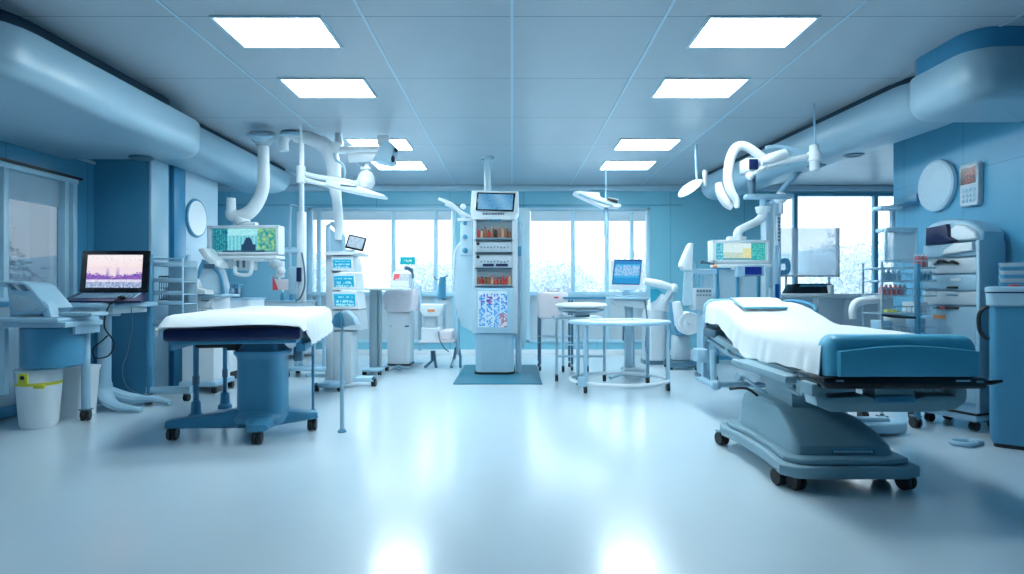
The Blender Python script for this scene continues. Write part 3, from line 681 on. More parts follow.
# big monitor on the J shaped ceiling arm
def ceiling_monitor(loc, w, h, label, picf, arm, tilt, lab2):
    t = thing('ceiling_monitor', label, 'monitor', loc)
    x, y, z = loc; M = Matrix.Rotation(tilt, 4, 'Z')
    def R(p): v = M @ Vector(p); return Vector((x, y, z))+v
    def rb(m, *a, **k):
        q = MB().box(*a, **k)
        for v in q.bm.verts: v.co = R(v.co)
        me = bpy.data.meshes.new('t'); q.bm.to_mesh(me); q.bm.free(); m.bm.from_mesh(me); return m
    b = MB(); e_ = .03
    rb(b, -w/2, w/2, .0, .12, 0, h, bev=.015); rb(b, -w/2, w/2, -.05, .0, h-.035, h, bev=.008); rb(b, -w/2, w/2, -.05, .0, 0, .03, bev=.008)
    rb(b, -w/2, -w/2+.045, -.05, .0, 0, h, bev=.008); rb(b, w/2-.035, w/2, -.05, .0, 0, h, bev=.008)
    ho = obj('housing', b, white, t)
    picture('display', R((-w/2+.045, -.004, .03)), R((w/2-.035, -.004, .03)), R((-w/2+.045, -.004, h-.035)), 72, 24, picf, scr, t)
    b = MB(); rb(b, -w/2+.03, w/2, -.10, .13, -.05, -.012, bev=.01); rb(b, -w*.1, w*.32, -.09, .1, -.075, -.05, bev=.006); obj('lower_tray', b, white, t)
    b = MB(); rb(b, -w*.18, w*.14, .02, .1, h, h+.045, bev=.012); obj('arm_plate', b, white, t)
    return t, R, rb
def pic_left(u, v):
    if v < .10: return (.02, .08, .14) if .15 < u < .80 else (.10, .35, .42)
    if u > .70:
        k = noise.noise(Vector((u*22, v*8, 1)))+.4*random.random(); return mixc((.0, .30, .32), (.38, .68, .30), min(1, max(0, k+.2)))
    if .44 < u < .66 and v < .33+.30*math.exp(-((u-.55)/.06)**4): return (.01, .05, .12)
    if .50 < u < .60 and v < .24: return (.6, .85, .9)
    if u < .24: k = random.random(); return mixc((.0, .10, .18), (.05, .50, .55), k if int(u*60) % 2 else k*.4)
    if v > .72: return mixc((.25, .72, .80), (.45, .88, .92), random.random())
    return mixc((.02, .42, .55), (.35, .80, .86), .5+.5*math.sin(u*110)*random.random())
t, R, rb = ceiling_monitor((-3.12, 7.0, 1.56), .86, .34, 'wide monitor showing a teal lab picture on J-shaped ceiling arm at left', pic_left, None, -.06, '')
a0 = (-2.92, 7.05)
obj('arm', MB().tube([(a0[0], a0[1], 2.86), (a0[0], a0[1], 2.6), (-2.93, a0[1], 2.33), (-3.03, a0[1], 2.12), (-3.17, a0[1], 2.02), (-3.29, a0[1], 2.03), (-3.30, a0[1], 2.10), (-3.30, a0[1], 2.23)], [.062, .066, .07, .075, .08, .07, .055, .05], 16).tube([(-3.2, 7.05, 2.03), (-3.16, 7.05, 1.93)], [.075, .09], 14), white, t)
obj('ceiling_mount', MB().lathe([(.075, 0), (.09, .03), (.12, .05), (.15, .10), (.15, H-2.84)], (a0[0], a0[1], 2.84)), acryl2, t)
obj('mount_disc', MB().lathe([(.0, 0), (.10, .0), (.14, .02), (.14, .04), (0, .05)], (-2.84, 6.75, 2.86), (.1, -.35, 1)).box(-2.92, -2.78, 6.7, 6.82, 2.84, 2.865, .008), pale, t)
b = MB(); rb(b, -.1, .14, -.08, .04, -.18, -.05, bev=.01); rb(b, -.18, -.10, -.05, .05, -.16, -.05, bev=.01); obj('control_box', b, greyw, t)
b = MB(); b.tube([R((-.06, -.1, -.14)), R((-.04, -.12, -.22)), R((.05, -.12, -.24)), R((.13, -.12, -.22)), R((.14, -.1, -.08))], .022, 8); obj('grab_handle', b, white, t)
b = MB(); rb(b, .16, .28, -.085, -.08, -.045, -.025); obj('status_strip', b, red, t, label='red status strip')
b = MB(); rb(b, -.05, -.02, -.09, -.082, -.15, -.07); rb(b, .02, .05, -.09, -.082, -.15, -.07); obj('slots', b, dmetal, t)
# ceiling pendant pole at px 301
t = thing('ceiling_pendant', 'slim white ceiling pendant pole with tube frame and handset right of the wide left monitor', 'pendant', (-2.55, 7.3, 2.9))
px_ = -2.56
obj('pole', MB().rcyl((px_, 7.3, 1.0), (px_, 7.3, 2.1), .055).rcyl((px_, 7.3, 2.08), (px_, 7.3, H-.02), .03).lathe([(.1, 0), (.1, .03)], (px_, 7.3, H-.035)), white, t)
obj('tube_frame', MB().tube([(px_-.04, 7.3, 1.42), (px_-.12, 7.28, 1.42), (px_-.13, 7.27, 1.5), (px_-.13, 7.27, 2.1), (px_-.09, 7.27, 2.17), (px_-.02, 7.28, 2.15)], .018, 8), pale, t)
obj('side_arm', MB().rcyl((-2.8, 7.3, 1.62), (px_, 7.3, 1.62), .05), pale, t)
o = obj('handset', MB().box(-2.68, -2.58, 7.18, 7.24, 1.1, 1.42, .012), pale, t); obj('handset_screen', MB().box(-2.575, -2.52, 7.16, 7.2, 1.25, 1.42, .006), navy, o)
obj('info_card', MB().box(-2.86, -2.66, 7.2, 7.215, 1.15, 1.28, .003), pinkc, t, label='pinkish card with a red edge')
obj('card_edge', MB().prism([(-2.87, 1.15), (-2.80, 1.15), (-2.87, 1.33)], 'Y', 7.19, 7.2), red, t)
obj('hose', MB().tube([(-2.53, 7.22, 1.6), (-2.49, 7.2, 1.4), (-2.48, 7.18, 1.2), (-2.52, 7.15, 1.06), (-2.58, 7.15, 1.02)], .01, 6), dmetal, t)
obj('connector_cluster', MB().ball((-2.84, 7.22, 1.46), .07, 1.2, 1, .8).ball((-2.77, 7.2, 1.38), .05).box(-2.84, -2.76, 7.2, 7.3, 1.3, 1.5, .015).cyl((-2.8, 7.22, 1.2), (-2.8, 7.22, 1.4), .012), white, t)

# white ceiling arm carrying the equipment tower
YT = 7.0
tt = thing('surgical_ceiling_arm', 'thick bent white ceiling arm with twin bars and camera head', 'ceiling arm', (-2.67, YT, H-.2))
obj('main_arm', MB().tube([at(284, 151, YT), at(283.5, 140, YT), at(290, 134, YT), at(304, 137, YT), at(318, 142, YT), at(328, 150, YT), at(333, 164, YT), at(334.5, 182, YT), at(336, 196, YT)], [.055, .06, .065, .07, .08, .085, .085, .075, .06], 16), white, tt)
obj('ceiling_mount', MB().tube([at(290, 134, YT), at(292, 110, YT), (at(292, 100, YT).x, YT, H-.005)], .045, 12, False).lathe([(.14, 0), (.14, .03), (.1, .05)], (at(292, 100, YT).x, YT, H-.055)), pale, tt)
obj('lower_post', MB().tube([at(336, 194, YT), at(338, 212, YT), at(339, 232, YT), at(339, 240, YT)], [.06, .055, .05, .05], 12), white, tt)
obj('twin_bar', MB().tube([at(326, 143, YT), at(340, 150, YT), at(385, 149.5, YT)], [.04, .045, .04], 10, False).tube([at(349, 158, YT-.1), at(362, 157, YT-.1), at(386, 156, YT-.1)], [.055, .06, .05], 10), white, tt)
obj('bar_collar', MB().ball(at(336, 148, YT), .075).tube([at(330, 144, YT), at(322, 139, YT)], .04, 10), white, tt)
o = obj('camera_head', MB().prism([tuple(at(px, py, YT)[i] for i in (0, 2)) for px, py in ((376, 163), (384, 149), (387, 144), (393, 145), (397, 149), (395, 164), (392, 166))], 'Y', YT-.18, YT+.1, .015), pale, tt)
obj('head_cap', MB().box(at(379, 0, YT).x, at(390, 0, YT).x, YT-.12, YT+.05, at(0, 147, YT).z, at(0, 137, YT).z, .015), white, tt)
obj('button', MB().ball(at(396, 150, YT-.18), .02, 1, 1, 1.4), black, o); obj('button', MB().ball(at(393, 159, YT-.18), .022, 1, 1, 1.8), black, o)
obj('rear_fin', MB().prism([tuple(at(px, py, YT)[i] for i in (0, 2)) for px, py in ((333, 144), (334, 131), (336, 127), (339, 129), (342, 144))], 'Y', YT+.02, YT+.10, .02), white, tt)
obj('spring_hose', MB().tube([at(334, 153, YT-.1), at(336, 160, YT-.1), at(342, 164, YT-.1), at(345, 172, YT-.1), at(343, 182, YT-.1)], .016, 8), pale, tt)
YT2 = 6.6
tt = thing('surgical_light', 'flat white surgical light arm reaching right from slim pole, below the bent ceiling arm', 'surgical light', at(301, 172, YT2))
obj('boom', MB().tube([at(301, 173, YT2), at(318, 177, YT2), at(340, 180, YT2), at(352, 183, YT2)], .028, 10, False).tube([at(302, 179, YT2), at(320, 184, YT2), at(345, 188, YT2)], .026, 10, False), white, tt)
obj('hanger', MB().tube([at(301, 168, YT2), at(301, 120, YT2), (at(301, 0, YT2).x, YT2, H-.005)], [.022, .012, .010], 10, False).rcyl(at(301, 183, YT2), at(301, 166, YT2), .05), white, tt)
obj('lamp_plate', MB().prism([tuple(at(px, py, YT2)[i] for i in (0, 2)) for px, py in ((330, 182), (345, 183.5), (365, 189), (387, 197), (385, 198.5), (362, 195), (340, 190), (328, 186))], 'Y', YT2-.13, YT2+.1, .012), white, tt)
obj('grip_slot', MB().prism([tuple(at(px, py, YT2)[i] for i in (0, 2)) for px, py in ((344, 186.5), (360, 188), (360, 189.5), (344, 188))], 'Y', YT2-.14, YT2-.125), dmetal, tt)
obj('light_head', MB().lathe([(.0, .19), (.02, .18), (.025, .10), (.06, .09), (.085, .05), (.1, -.03), (.07, -.09), (0, -.10)], at(366, 180, YT2), (.05, 0, 1), 18).ball(at(358, 184, YT2), .07, 1.2, 1, .6).box(at(361, 0, YT2).x, at(370, 0, YT2).x, YT2-.03, YT2+.03, at(0, 170, YT2).z, at(0, 167, YT2).z, .006), white, tt)

# equipment tower with three blue screens
t = thing('equipment_tower', 'white tower with three stacked blue screens and a tube handle', 'equipment tower', (-1.9, YT, 0))
X = lambda px, Y=YT: (px-512)/F*Y
Z = lambda py, Y=YT: EYE-(py-HZ)/F*Y
obj('column', MB().box(X(326), X(334), YT-.02, YT+.3, .05, Z(253), .02), greyw, t)
obj('tube_handle', MB().tube([(X(328), YT, Z(256)), (X(328), YT, Z(226)), (X(332), YT, Z(223)), (X(338), YT, Z(229)), (X(343), YT, Z(237)), (X(343.5), YT, Z(252))], .028, 10, False).prism([(X(330), Z(252)), (X(330), Z(228)), (X(341), Z(238)), (X(341), Z(252))], 'Y', YT, YT+.02), pale, t)
obj('top_shelf', MB().box(X(327), X(362), YT-.1, YT+.35, Z(255.5), Z(252), .01), white, t)
for i, (y0, y1, xa, xb) in enumerate(((256.5, 271, 333, 356), (273, 290, 334, 358.5), (291, 309, 334, 360))):
    o = obj('screen_unit', MB().prism([(X(333), Z(y0)), (X(xa), Z(y1)), (X(xb), Z(y1)), (X(xb-2.5), Z(y0))], 'Y', YT-.06, YT+.32, .008), white, t)
    g = ui((.0, .38, .72), (.02, .55, .85), (.35, .85, 1.0))
    picture('display', (X(xa+2), YT-.065, Z(y1-3)), (X(xb-3), YT-.065, Z(y1-3)), (X(xa+1.5), YT-.065, Z(y0+3)), 24, 10, g, scr, o)
obj('lower_body', MB().prism([(X(333), Z(310)), (X(334), Z(330)), (X(362), Z(330)), (X(360.5), Z(310))], 'Y', YT-.04, YT+.3, .01).box(X(333), X(352), YT-.02, YT+.28, .06, Z(331), .02), greyw, t)
obj('base_foot', MB().prism([(X(320), .06), (X(322), .11), (X(368), .11), (X(372), .06)], 'Y', YT+.1, YT+.3, .015).box(X(324), X(346), YT-.25, YT+.35, .045, .10, .02).tube([(X(300), YT+.2, .13), (X(330), YT+.2, .12)], .025, 8), pale, t)
caster(t, X(371), YT+.15, .05); caster(t, X(322), YT-.2, .04); caster(t, X(316), YT+.45, .05)
caster(t, X(345), YT-.2, .04)
t = thing('small_display', 'small tilted monitor with black bezel on top of the blue-screen tower', 'monitor', (X(353), YT-.02, Z(252)))
M = Matrix.Rotation(.22, 4, 'Y') @ Matrix.Rotation(-.25, 4, 'X')
o = obj('case', MB().cbox((X(356), YT, Z(243)), (.215, .03, .17), .01, M), blackg, t)
c = Vector((X(356), YT, Z(243))); Rm = M.to_3x3()
picture('display', c+Rm @ Vector((-.088, -.017, -.065)), c+Rm @ Vector((.088, -.017, -.065)), c+Rm @ Vector((-.088, -.017, .065)), 16, 10, lambda u, v: mixc((.30, .50, .68), (.5, .7, .85), random.random()), scr, o)
obj('foot', MB().cbox((X(350), YT+.01, Z(250.5)), (.1, .08, .02), .005), pale, t)

# thin stand with blue cuff in front of the tower
p1 = fl(342, 432); p2 = fl(313, 411)
t = thing('drip_stand', 'thin blue stand on a small round foot with blue cuff, right of the left table', 'stand', p1)
obj('pole', MB().cyl((p1.x, p1.y, .01), (p1.x, p1.y, Z(326, p1.y)), .017, .013), pale, t); obj('foot', MB().lathe([(.035, 0), (.035, .012), (.02, .025)], (p1.x, p1.y, 0)), steel, t)
q = lambda px, py: (X(px, p1.y), Z(py, p1.y))
obj('cuff', MB().prism([q(333, 322), q(336, 314), q(342, 311), q(344, 318), q(343, 328), q(336, 327)], 'Y', p1.y-.06, p1.y+.06, .02), steel, t)
obj('wrap', MB().prism([q(340, 312), q(347, 310), q(355, 318), q(358, 325), q(344, 327)], 'Y', p1.y-.03, p1.y+.10, .025), pale, t)
t = thing('thin_support_rod', 'thin blue rod standing beside the star foot under the left table', 'rod', p2)
t2 = obj('rod', MB().cyl((p2.x, p2.y, .0), (p2.x, p2.y, .645), .013), steel, t); obj('foot', MB().lathe([(.03, 0), (.03, .01), (.018, .02)], (p2.x, p2.y, 0)), steel, t)

# rear table leaf behind the left table (white oval edge)
t = thing('rear_stretcher', 'low white padded stretcher behind the left operating table', 'stretcher', (X(312, 8.1), 8.1, 0))
Yq = 8.0
obj('pad', MB().loft([rring(X(284, Yq), X(334, Yq), Yq-.3, Yq+.5, .28, z) for z in (.84, .86, .905, .92)]), cloth, t)
obj('pad_edge', MB().loft([rring(X(286, Yq), X(333, Yq), Yq-.28, Yq+.5, .27, z) for z in (.80, .842)]), steel, t)
obj('stretcher_frame', MB().box(X(290, Yq), X(330, Yq), Yq-.1, Yq+.3, .74, .80, .01).box(X(294, Yq), X(298, Yq), Yq, Yq+.2, .1, .76, .01).box(X(322, Yq), X(326, Yq), Yq, Yq+.2, .1, .76, .01).box(X(288, Yq), X(332, Yq), Yq-.1, Yq+.3, .08, .13, .02), pale, t)
for a_, b_ in ((290, -.1), (330, -.1), (290, .3), (330, .3)): caster(t, X(a_, Yq), Yq+b_, .035)

# white machines against the left wall behind the table
t = thing('white_cabinet_machine', 'tall white enamel machine with sloped base behind the left table', 'machine', (X(200, 7.4), 7.4, 0))
Ym = 7.3
obj('body', MB().box(X(181, Ym), X(216, Ym), Ym, Ym+.5, .14, Z(312, Ym), .02).prism([(X(216, Ym), .10), (X(216, Ym), Z(335, Ym)), (X(225, Ym), Z(345, Ym)), (X(227, Ym), .14)], 'Y', Ym+.05, Ym+.5, .02), greyw, t)
obj('plinth', MB().box(X(178, Ym), X(228, Ym), Ym-.02, Ym+.5, .03, .14, .03), black, t)
for k in range(3): obj('control_panel', MB().box(X(197, Ym), X(212, Ym), Ym-.008, Ym+.01, .35+.28*k, .52+.28*k, .006), white, t)
obj('side_vents', MB().box(X(184, Ym), X(189, Ym), Ym-.006, Ym+.01, .5, .9, .004), steel, t)
t = thing('anaesthesia_workstation', 'white wheeled workstation with curved hood and arm left of the wide monitor', 'medical machine', (X(205, 7.2), 7.2, 0))
Yw = 6.75; x_ = lambda p: X(p, Yw); z_ = lambda p: Z(p, Yw)
obj('worktop', MB().box(x_(181), x_(226), Yw-.1, Yw+.35, z_(297), z_(294), .012), pale, t)
obj('drawer_unit', MB().box(x_(184), x_(216), Yw-.05, Yw+.35, .12, z_(297), .015), white, t)
for k in range(3): 
    o = obj('drawer', MB().box(x_(202), x_(215), Yw-.07, Yw-.04, z_(305+k*10)-.03, z_(299+k*10), .006), white, t); obj('drawer_handle', MB().box(x_(205), x_(212), Yw-.085, Yw-.065, z_(301+k*10), z_(300+k*10)), dmetal, o)
obj('hood', MB().prism([(x_(200), z_(249)), (x_(206), z_(248)), (x_(211), z_(256)), (x_(219), z_(261)), (x_(221), z_(268)), (x_(213), z_(266)), (x_(206), z_(259)), (x_(201), z_(252))], 'Y', Yw-.05, Yw+.2, .015), white, t)
obj('hood_window', MB().prism([(x_(205), z_(261)), (x_(219), z_(268)), (x_(224), z_(285)), (x_(223), z_(294)), (x_(203), z_(294)), (x_(199), z_(275))], 'Y', Yw, Yw+.15, .01), acryl2, t)
obj('hood_tube', MB().tube([(x_(206), Yw-.04, z_(260)), (x_(200), Yw-.04, z_(275)), (x_(198), Yw-.04, z_(285))], .022, 8).tube([(x_(214), Yw-.04, z_(266)), (x_(222), Yw-.04, z_(276)), (x_(225), Yw-.04, z_(294))], .02, 8), steel, t)
obj('vial_row', MB().box(x_(206), x_(217), Yw-.06, Yw-.03, z_(269), z_(264), .006), dmetal, t)
obj('base', MB().box(x_(182), x_(219), Yw-.08, Yw+.4, .07, .13, .02), pale, t)
for p in (184, 217): caster(t, x_(p), Yw-.05, .035); 
for p in (184, 217): caster(t, x_(p), Yw+.34, .035)
t = thing('curved_splash_shield', 'curved clear shield standing on white wall bench left of the hooded workstation', 'shield', (X(190, 7.6), 7.6, 1.0))
obj('shield', MB().prism([(X(186, 7.25), Z(290, 7.25)), (X(184, 7.25), Z(270, 7.25)), (X(190, 7.25), Z(256, 7.25)), (X(193, 7.25), Z(255, 7.25)), (X(189, 7.25), Z(268, 7.25)), (X(191, 7.25), Z(290, 7.25))], 'Y', 7.15, 7.22, .01), pale, t)
t = thing('wire_basket', 'dark-rimmed wire basket with small white packs on the workstation top', 'basket', (x_(184), Yw, z_(294)))
b = MB(); xa, xb, za, zb = x_(175), x_(188), z_(299), z_(277); ya, yb = Yw-.3, Yw-.12
for z in (za, zb):
    b.tube([(xa, ya, z), (xb, ya, z), (xb, yb, z), (xa, yb, z)], .008, 6, False, True)
for k in range(7): b.cyl((xa+(xb-xa)*k/6, ya, za), (xa+(xb-xa)*k/6, ya, zb), .004, n=5)
for k in range(4): b.cyl((xa, ya, za+(zb-za)*k/4), (xb, ya, za+(zb-za)*k/4), .004, n=5)
obj('wire_frame', b, dmetal, t); obj('packs', MB().box(xa+.01, xb-.01, ya+.02, yb-.02, za, za+.03, .01).box(xa+.02, xa+.07, ya+.03, ya+.08, za, za+.13, .01).box(xa+.08, xb-.02, ya+.03, ya+.09, za, za+.17, .012), white, t)
t = thing('white_monitor_unit', 'small white bedside unit with dark square mark right of the wire basket', 'medical device', (x_(200), Yw-.15, z_(294)))
obj('case', MB().prism([(x_(188), z_(294)), (x_(188.5), z_(278)), (x_(200), z_(278)), (x_(205), z_(287)), (x_(215), z_(290)), (x_(216), z_(294))], 'Y', Yw-.22, Yw-.02, .02), white, t)
b = MB()
for (i, j) in ((0, 0), (1, 0), (0, 1), (1, 1), (2, 1), (0, 2), (2, 2), (2, 0)): b.box(x_(197)+i*.024, x_(197)+i*.024+.02, Yw-.227, Yw-.22, z_(291.5)+j*.024, z_(291.5)+j*.024+.02)
obj('square_mark', b, dmetal, t)
t = thing('low_sideboard', 'low white round-cornered cabinet against the back wall behind the left monitor', 'cabinet', (X(235, 9), 9, 0))
Yc = 8.9
obj('body', MB().loft([rring(X(222, Yc), X(250, Yc), Yc, Yc+.6, .1, z) for z in (.08, Z(300, Yc))]), white, t)
obj('worktop', MB().loft([rring(X(221, Yc), X(251, Yc), Yc-.02, Yc+.62, .1, z) for z in (Z(300, Yc), Z(298, Yc))]), pale, t); obj('plinth', MB().box(X(224, Yc), X(248, Yc), Yc+.04, Yc+.56, 0, .08), dmetal, t)
obj('handle', MB().box(X(242, Yc), X(249, Yc), Yc-.03, Yc, Z(309, Yc), Z(306.5, Yc), .006), black, t)
obj('handle', MB().box(X(236, Yc), X(239, Yc), Yc-.03, Yc, Z(312, Yc), Z(309, Yc), .006), black, t)
t = thing('small_device', 'small dark-topped device standing on the low white cabinet', 'device', (X(231, Yc), Yc+.2, Z(298, Yc)))
obj('case', MB().box(X(228, Yc), X(235, Yc), Yc+.1, Yc+.25, Z(298, Yc), Z(288, Yc), .01), dmetal, t); obj('lid', MB().box(X(226.5, Yc), X(235.5, Yc), Yc+.08, Yc+.27, Z(285.5, Yc), Z(284, Yc), .005).box(X(228, Yc), X(229, Yc), Yc+.1, Yc+.2, Z(288, Yc), Z(285, Yc)).box(X(234, Yc), X(235, Yc), Yc+.1, Yc+.2, Z(288, Yc), Z(285, Yc)), steel, t)
t = thing('long_sideboard', 'pale low sideboard against the back wall below the white pendant', 'cabinet', (X(280, 10), 10, 0))
obj('body', MB().box(X(262, 10), X(306, 10), 9.95, 10.5, .08, Z(302, 10), .02), greyw, t); obj('worktop', MB().box(X(261, 10), X(307, 10), 9.93, 10.52, Z(302, 10), Z(300.5, 10), .01), pale, t)
for k in range(2):
    t2 = thing('blue_bottle', ['left of two small blue bottles on the sideboard below the pendant', 'right of two small blue bottles on the sideboard below the pendant'][k], 'bottle', (X(280.5+9*k, 10), 10.1, Z(300.5, 10)), 'blue bottles on the sideboard')
    obj('bottle', MB().lathe([(.035, 0), (.038, .02), (.038, .10), (.015, .14)], t2.location), steel, t2); obj('cap', MB().cyl(t2.location+Vector((0, 0, .14)), t2.location+Vector((0, 0, .19)), .014), white, t2)

# ================================================================== middle left
Yn = 8.3; x_ = lambda p: X(p, Yn); z_ = lambda p: Z(p, Yn)
t = thing('pedestal_side_table', 'white tabletop on one thick grey leg left of the towel-draped kiosk', 'table', (x_(376), Yn, 0))
obj('tabletop', MB().box(x_(358), x_(407), Yn-.3, Yn+.35, z_(290.5), z_(288), .01), white, t)
obj('leg', MB().box(x_(370.5), x_(378.5), Yn-.08, Yn+.08, .08, z_(290.5), .015).box(x_(379.5), x_(381), Yn-.06, Yn+.06, .08, z_(290.5)), grey, t)
obj('foot', MB().box(x_(366), x_(384), Yn-.25, Yn+.3, .05, .09, .02), pale, t)
for a_, b_ in ((383, -.2), (368, .25), (383, .25), (368, -.2)): caster(t, x_(a_), Yn+b_, .026)
Yk = 8.75; x_ = lambda p: X(p, Yk); z_ = lambda p: Z(p, Yk)
t = thing('touch_kiosk', 'white floor kiosk with sloped red and blue touch panel', 'kiosk', (x_(401), Yk, 0))
obj('body', MB().box(x_(387), x_(410), Yk, Yk+.35, .06, z_(312), .03).box(x_(388), x_(409), Yk+.02, Yk+.33, z_(313), z_(290), .02), white, t)
obj('base_edge', MB().box(x_(386.5), x_(410.5), Yk-.01, Yk+.36, .045, .07, .01), black, t)
obj('base_feet', MB().tube([(x_(392), Yk-.25, .02), (x_(398), Yk, .045), (x_(411), Yk-.1, .02)], .016, 8, False).tube([(x_(390), Yk+.2, .02), (x_(405), Yk-.3, .02)], .016, 8), metal, t)
o = obj('console', MB().prism([(x_(391), z_(287)), (x_(394), z_(273)), (x_(396), z_(271.5)), (x_(409), z_(271.5)), (x_(411), z_(274)), (x_(410), z_(287))], 'Y', Yk-.08, Yk+.1, .02), white, t)
picture('touch_panel', (x_(394), Yk-.085, z_(280.5)), (x_(409), Yk-.085, z_(280.5)), (x_(395.5), Yk-.085, z_(274)), 16, 8, lambda u, v: (.85, .15, .2) if u < .35 and (v > .3 or u < .15) else mixc((.45, .7, .85), (.7, .88, .95), random.random()), scr, o)
obj('door_latch', MB().box(x_(405), x_(409), Yk-.01, Yk, z_(327), z_(325.5)).box(x_(390.5), x_(391.5), Yk-.01, Yk, z_(326.5), z_(325.5)), dmetal, t)
def towel(u, v):
    a = u*2*PI; k = v; rx = .222*(1+.10*math.sin(PI*k))+.01*math.sin(a*7+k*4); ry = .15*(1+.12*math.sin(PI*k))
    return Vector((x_(401)+rx*math.copysign(abs(math.cos(a))**.6, math.cos(a))*(1 if k < .93 else .93), Yk+.02+ry*math.copysign(abs(math.sin(a))**.6, math.sin(a)), z_(289)-(z_(289)-z_(311))*k-.01*math.sin(a*3)*k))
t2 = single('towel', MB().grid(towel, 60, 12, .01), pinkc, 'off-white towel wrapped round the neck of the white kiosk', 'towel')
t = thing('teal_display_pole', 'slim pole with a small teal display behind the kiosk', 'display', (x_(412), 9.3, 0))
obj('pole', MB().rcyl((X(412.5, 9.3), 9.3, .06), (X(412.5, 9.3), 9.3, Z(268, 9.3)), .02).lathe([(.16, 0), (.16, .03), (.04, .06)], (X(412.5, 9.3), 9.3, 0)), metal, t)
obj('bracket', MB().tube([(X(412.5, 9.3), 9.3, Z(278, 9.3)), (X(411, 9.3), 9.25, Z(270, 9.3)), (X(406, 9.3), 9.2, Z(268, 9.3))], .03, 8), dmetal, t)
o = obj('display_case', MB().box(X(400.5, 9.2), X(415.5, 9.2), 9.15, 9.2, Z(264.5, 9.2), Z(257, 9.2), .008), tealp, t)
picture('display', (X(401.5, 9.15), 9.147, Z(264, 9.15)), (X(414.5, 9.15), 9.147, Z(264, 9.15)), (X(401.5, 9.15), 9.147, Z(257.5, 9.15)), 14, 6, lambda u, v: (.5, .9, .9) if .3 < v < .6 and .2 < u < .8 and random.random() > .3 else (.0, .5, .62), scr, o)
# wheeled chair-like unit
Yh = 8.9; x_ = lambda p: X(p, Yh); z_ = lambda p: Z(p, Yh)
t = thing('treatment_chair', 'wheeled pale device with pink tray and upright grip by the window', 'medical chair', (x_(440), Yh, 0))
obj('tray', MB().box(x_(421), x_(455), Yh-.25, Yh+.25, z_(341.5), z_(339.5), .008), pinkc, t, label='pinkish tray')
obj('cushion', MB().loft([rring(x_(422), x_(441), Yh-.22, Yh+.2, .1, z) for z in (z_(339.4), z_(336), z_(329), z_(327.5))]), white, t)
obj('box_seat', MB().box(x_(441), x_(454), Yh-.2, Yh+.2, z_(339.4), z_(329), .03), pinkc, t)
obj('upper_shell', MB().prism([(x_(422), z_(304)), (x_(445), z_(304)), (x_(444), z_(310)), (x_(440), z_(316)), (x_(425), z_(316)), (x_(421), z_(310))], 'Y', Yh-.15, Yh+.15, .02), white, t)
obj('orange_badge', MB().box(x_(429), x_(436), Yh-.158, Yh-.148, z_(311.5), z_(309), .003), orange, t)
obj('neck', MB().loft([rring(x_(425), x_(437), Yh-.08, Yh+.1, .03, z_(328)), rring(x_(424), x_(436), Yh-.08, Yh+.1, .03, z_(315))]), greyw, t)
obj('frame_post', MB().rcyl((x_(420), Yh, .25), (x_(420), Yh, z_(285)), .025), pale, t); obj('frame_post', MB().rcyl((x_(458), Yh, .2), (x_(458), Yh, z_(288)), .03), pale, t)
obj('grip', MB().tube([(x_(441), Yh, z_(298)), (x_(441.5), Yh, z_(285)), (x_(442.5), Yh, z_(277))], [.05, .045, .04], 10).cyl((x_(444), Yh, z_(300)), (x_(444), Yh, z_(277)), .03), steel, t)
obj('grip_wire', MB().tube([(x_(442), Yh, z_(277.5)), (x_(437), Yh, z_(280)), (x_(434), Yh, z_(276))], .008, 6).tube([(x_(444), Yh, z_(278)), (x_(448), Yh, z_(275.5))], .01, 6), dmetal, t)
obj('seat_support', MB().cyl((x_(444), Yh, z_(304)), (x_(444), Yh, z_(329)), .02), pale, t)
for pts in ([(x_(432), Yh, .25), (x_(432), Yh, .1), (x_(426), Yh-.1, .02)], [(x_(434), Yh, .25), (x_(435), Yh, .1), (x_(437), Yh-.1, .02)], [(x_(456), Yh, .3), (x_(454), Yh, .12), (x_(452), Yh-.1, .02)], [(x_(458), Yh, .32), (x_(460.5), Yh, .15), (x_(461), Yh-.1, .02)]):
    obj('leg', MB().tube(pts, .022, 8, False), dmetal, t)
obj('hose', MB().tube([(x_(440), Yh-.22, z_(330)), (x_(442), Yh-.28, z_(338)), (x_(446), Yh-.26, z_(346)), (x_(450), Yh-.2, z_(350))], .01, 6), dmetal, t)

# ================================================================== central column
single('floor_mat', MB().box(-.72, .37, 7.30, 9.15, 0, .012, .004), mat_m, 'dark teal rubber mat on the floor under the central column', 'mat')
Yc = 8.1; x_ = lambda p: X(p, Yc); z_ = lambda p: Z(p, Yc); ZM = .013
t = thing('equipment_column', 'tall white central equipment column with screen, shelves of bottles and a chart', 'equipment column', (x_(495), Yc, ZM))
obj('pedestal', MB().loft([rring(x_(475), x_(514), Yc-.02, Yc+.42, .12, ZM+.03), rring(x_(475), x_(514), Yc-.02, Yc+.42, .12, z_(345)), rring(x_(473.5), x_(516), Yc-.03, Yc+.44, .12, z_(334))]), pale, t)
obj('pedestal_base', MB().loft([rring(x_(474), x_(515), Yc-.04, Yc+.44, .13, z) for z in (ZM, ZM+.03)]), black, t)
b = MB().box(x_(473), x_(517.5), Yc+.02, Yc+.45, z_(334), z_(220), .03).box(x_(473), x_(477), Yc-.06, Yc+.1, z_(334), z_(220), .012).box(x_(512), x_(517.5), Yc-.06, Yc+.1, z_(334), z_(220), .012)
obj('cabinet', b, greyw, t)
obj('chart_door', MB().box(x_(475), x_(514), Yc-.07, Yc+.05, z_(333.5), z_(287.5), .015), pale, t)
CC = random.Random(5)
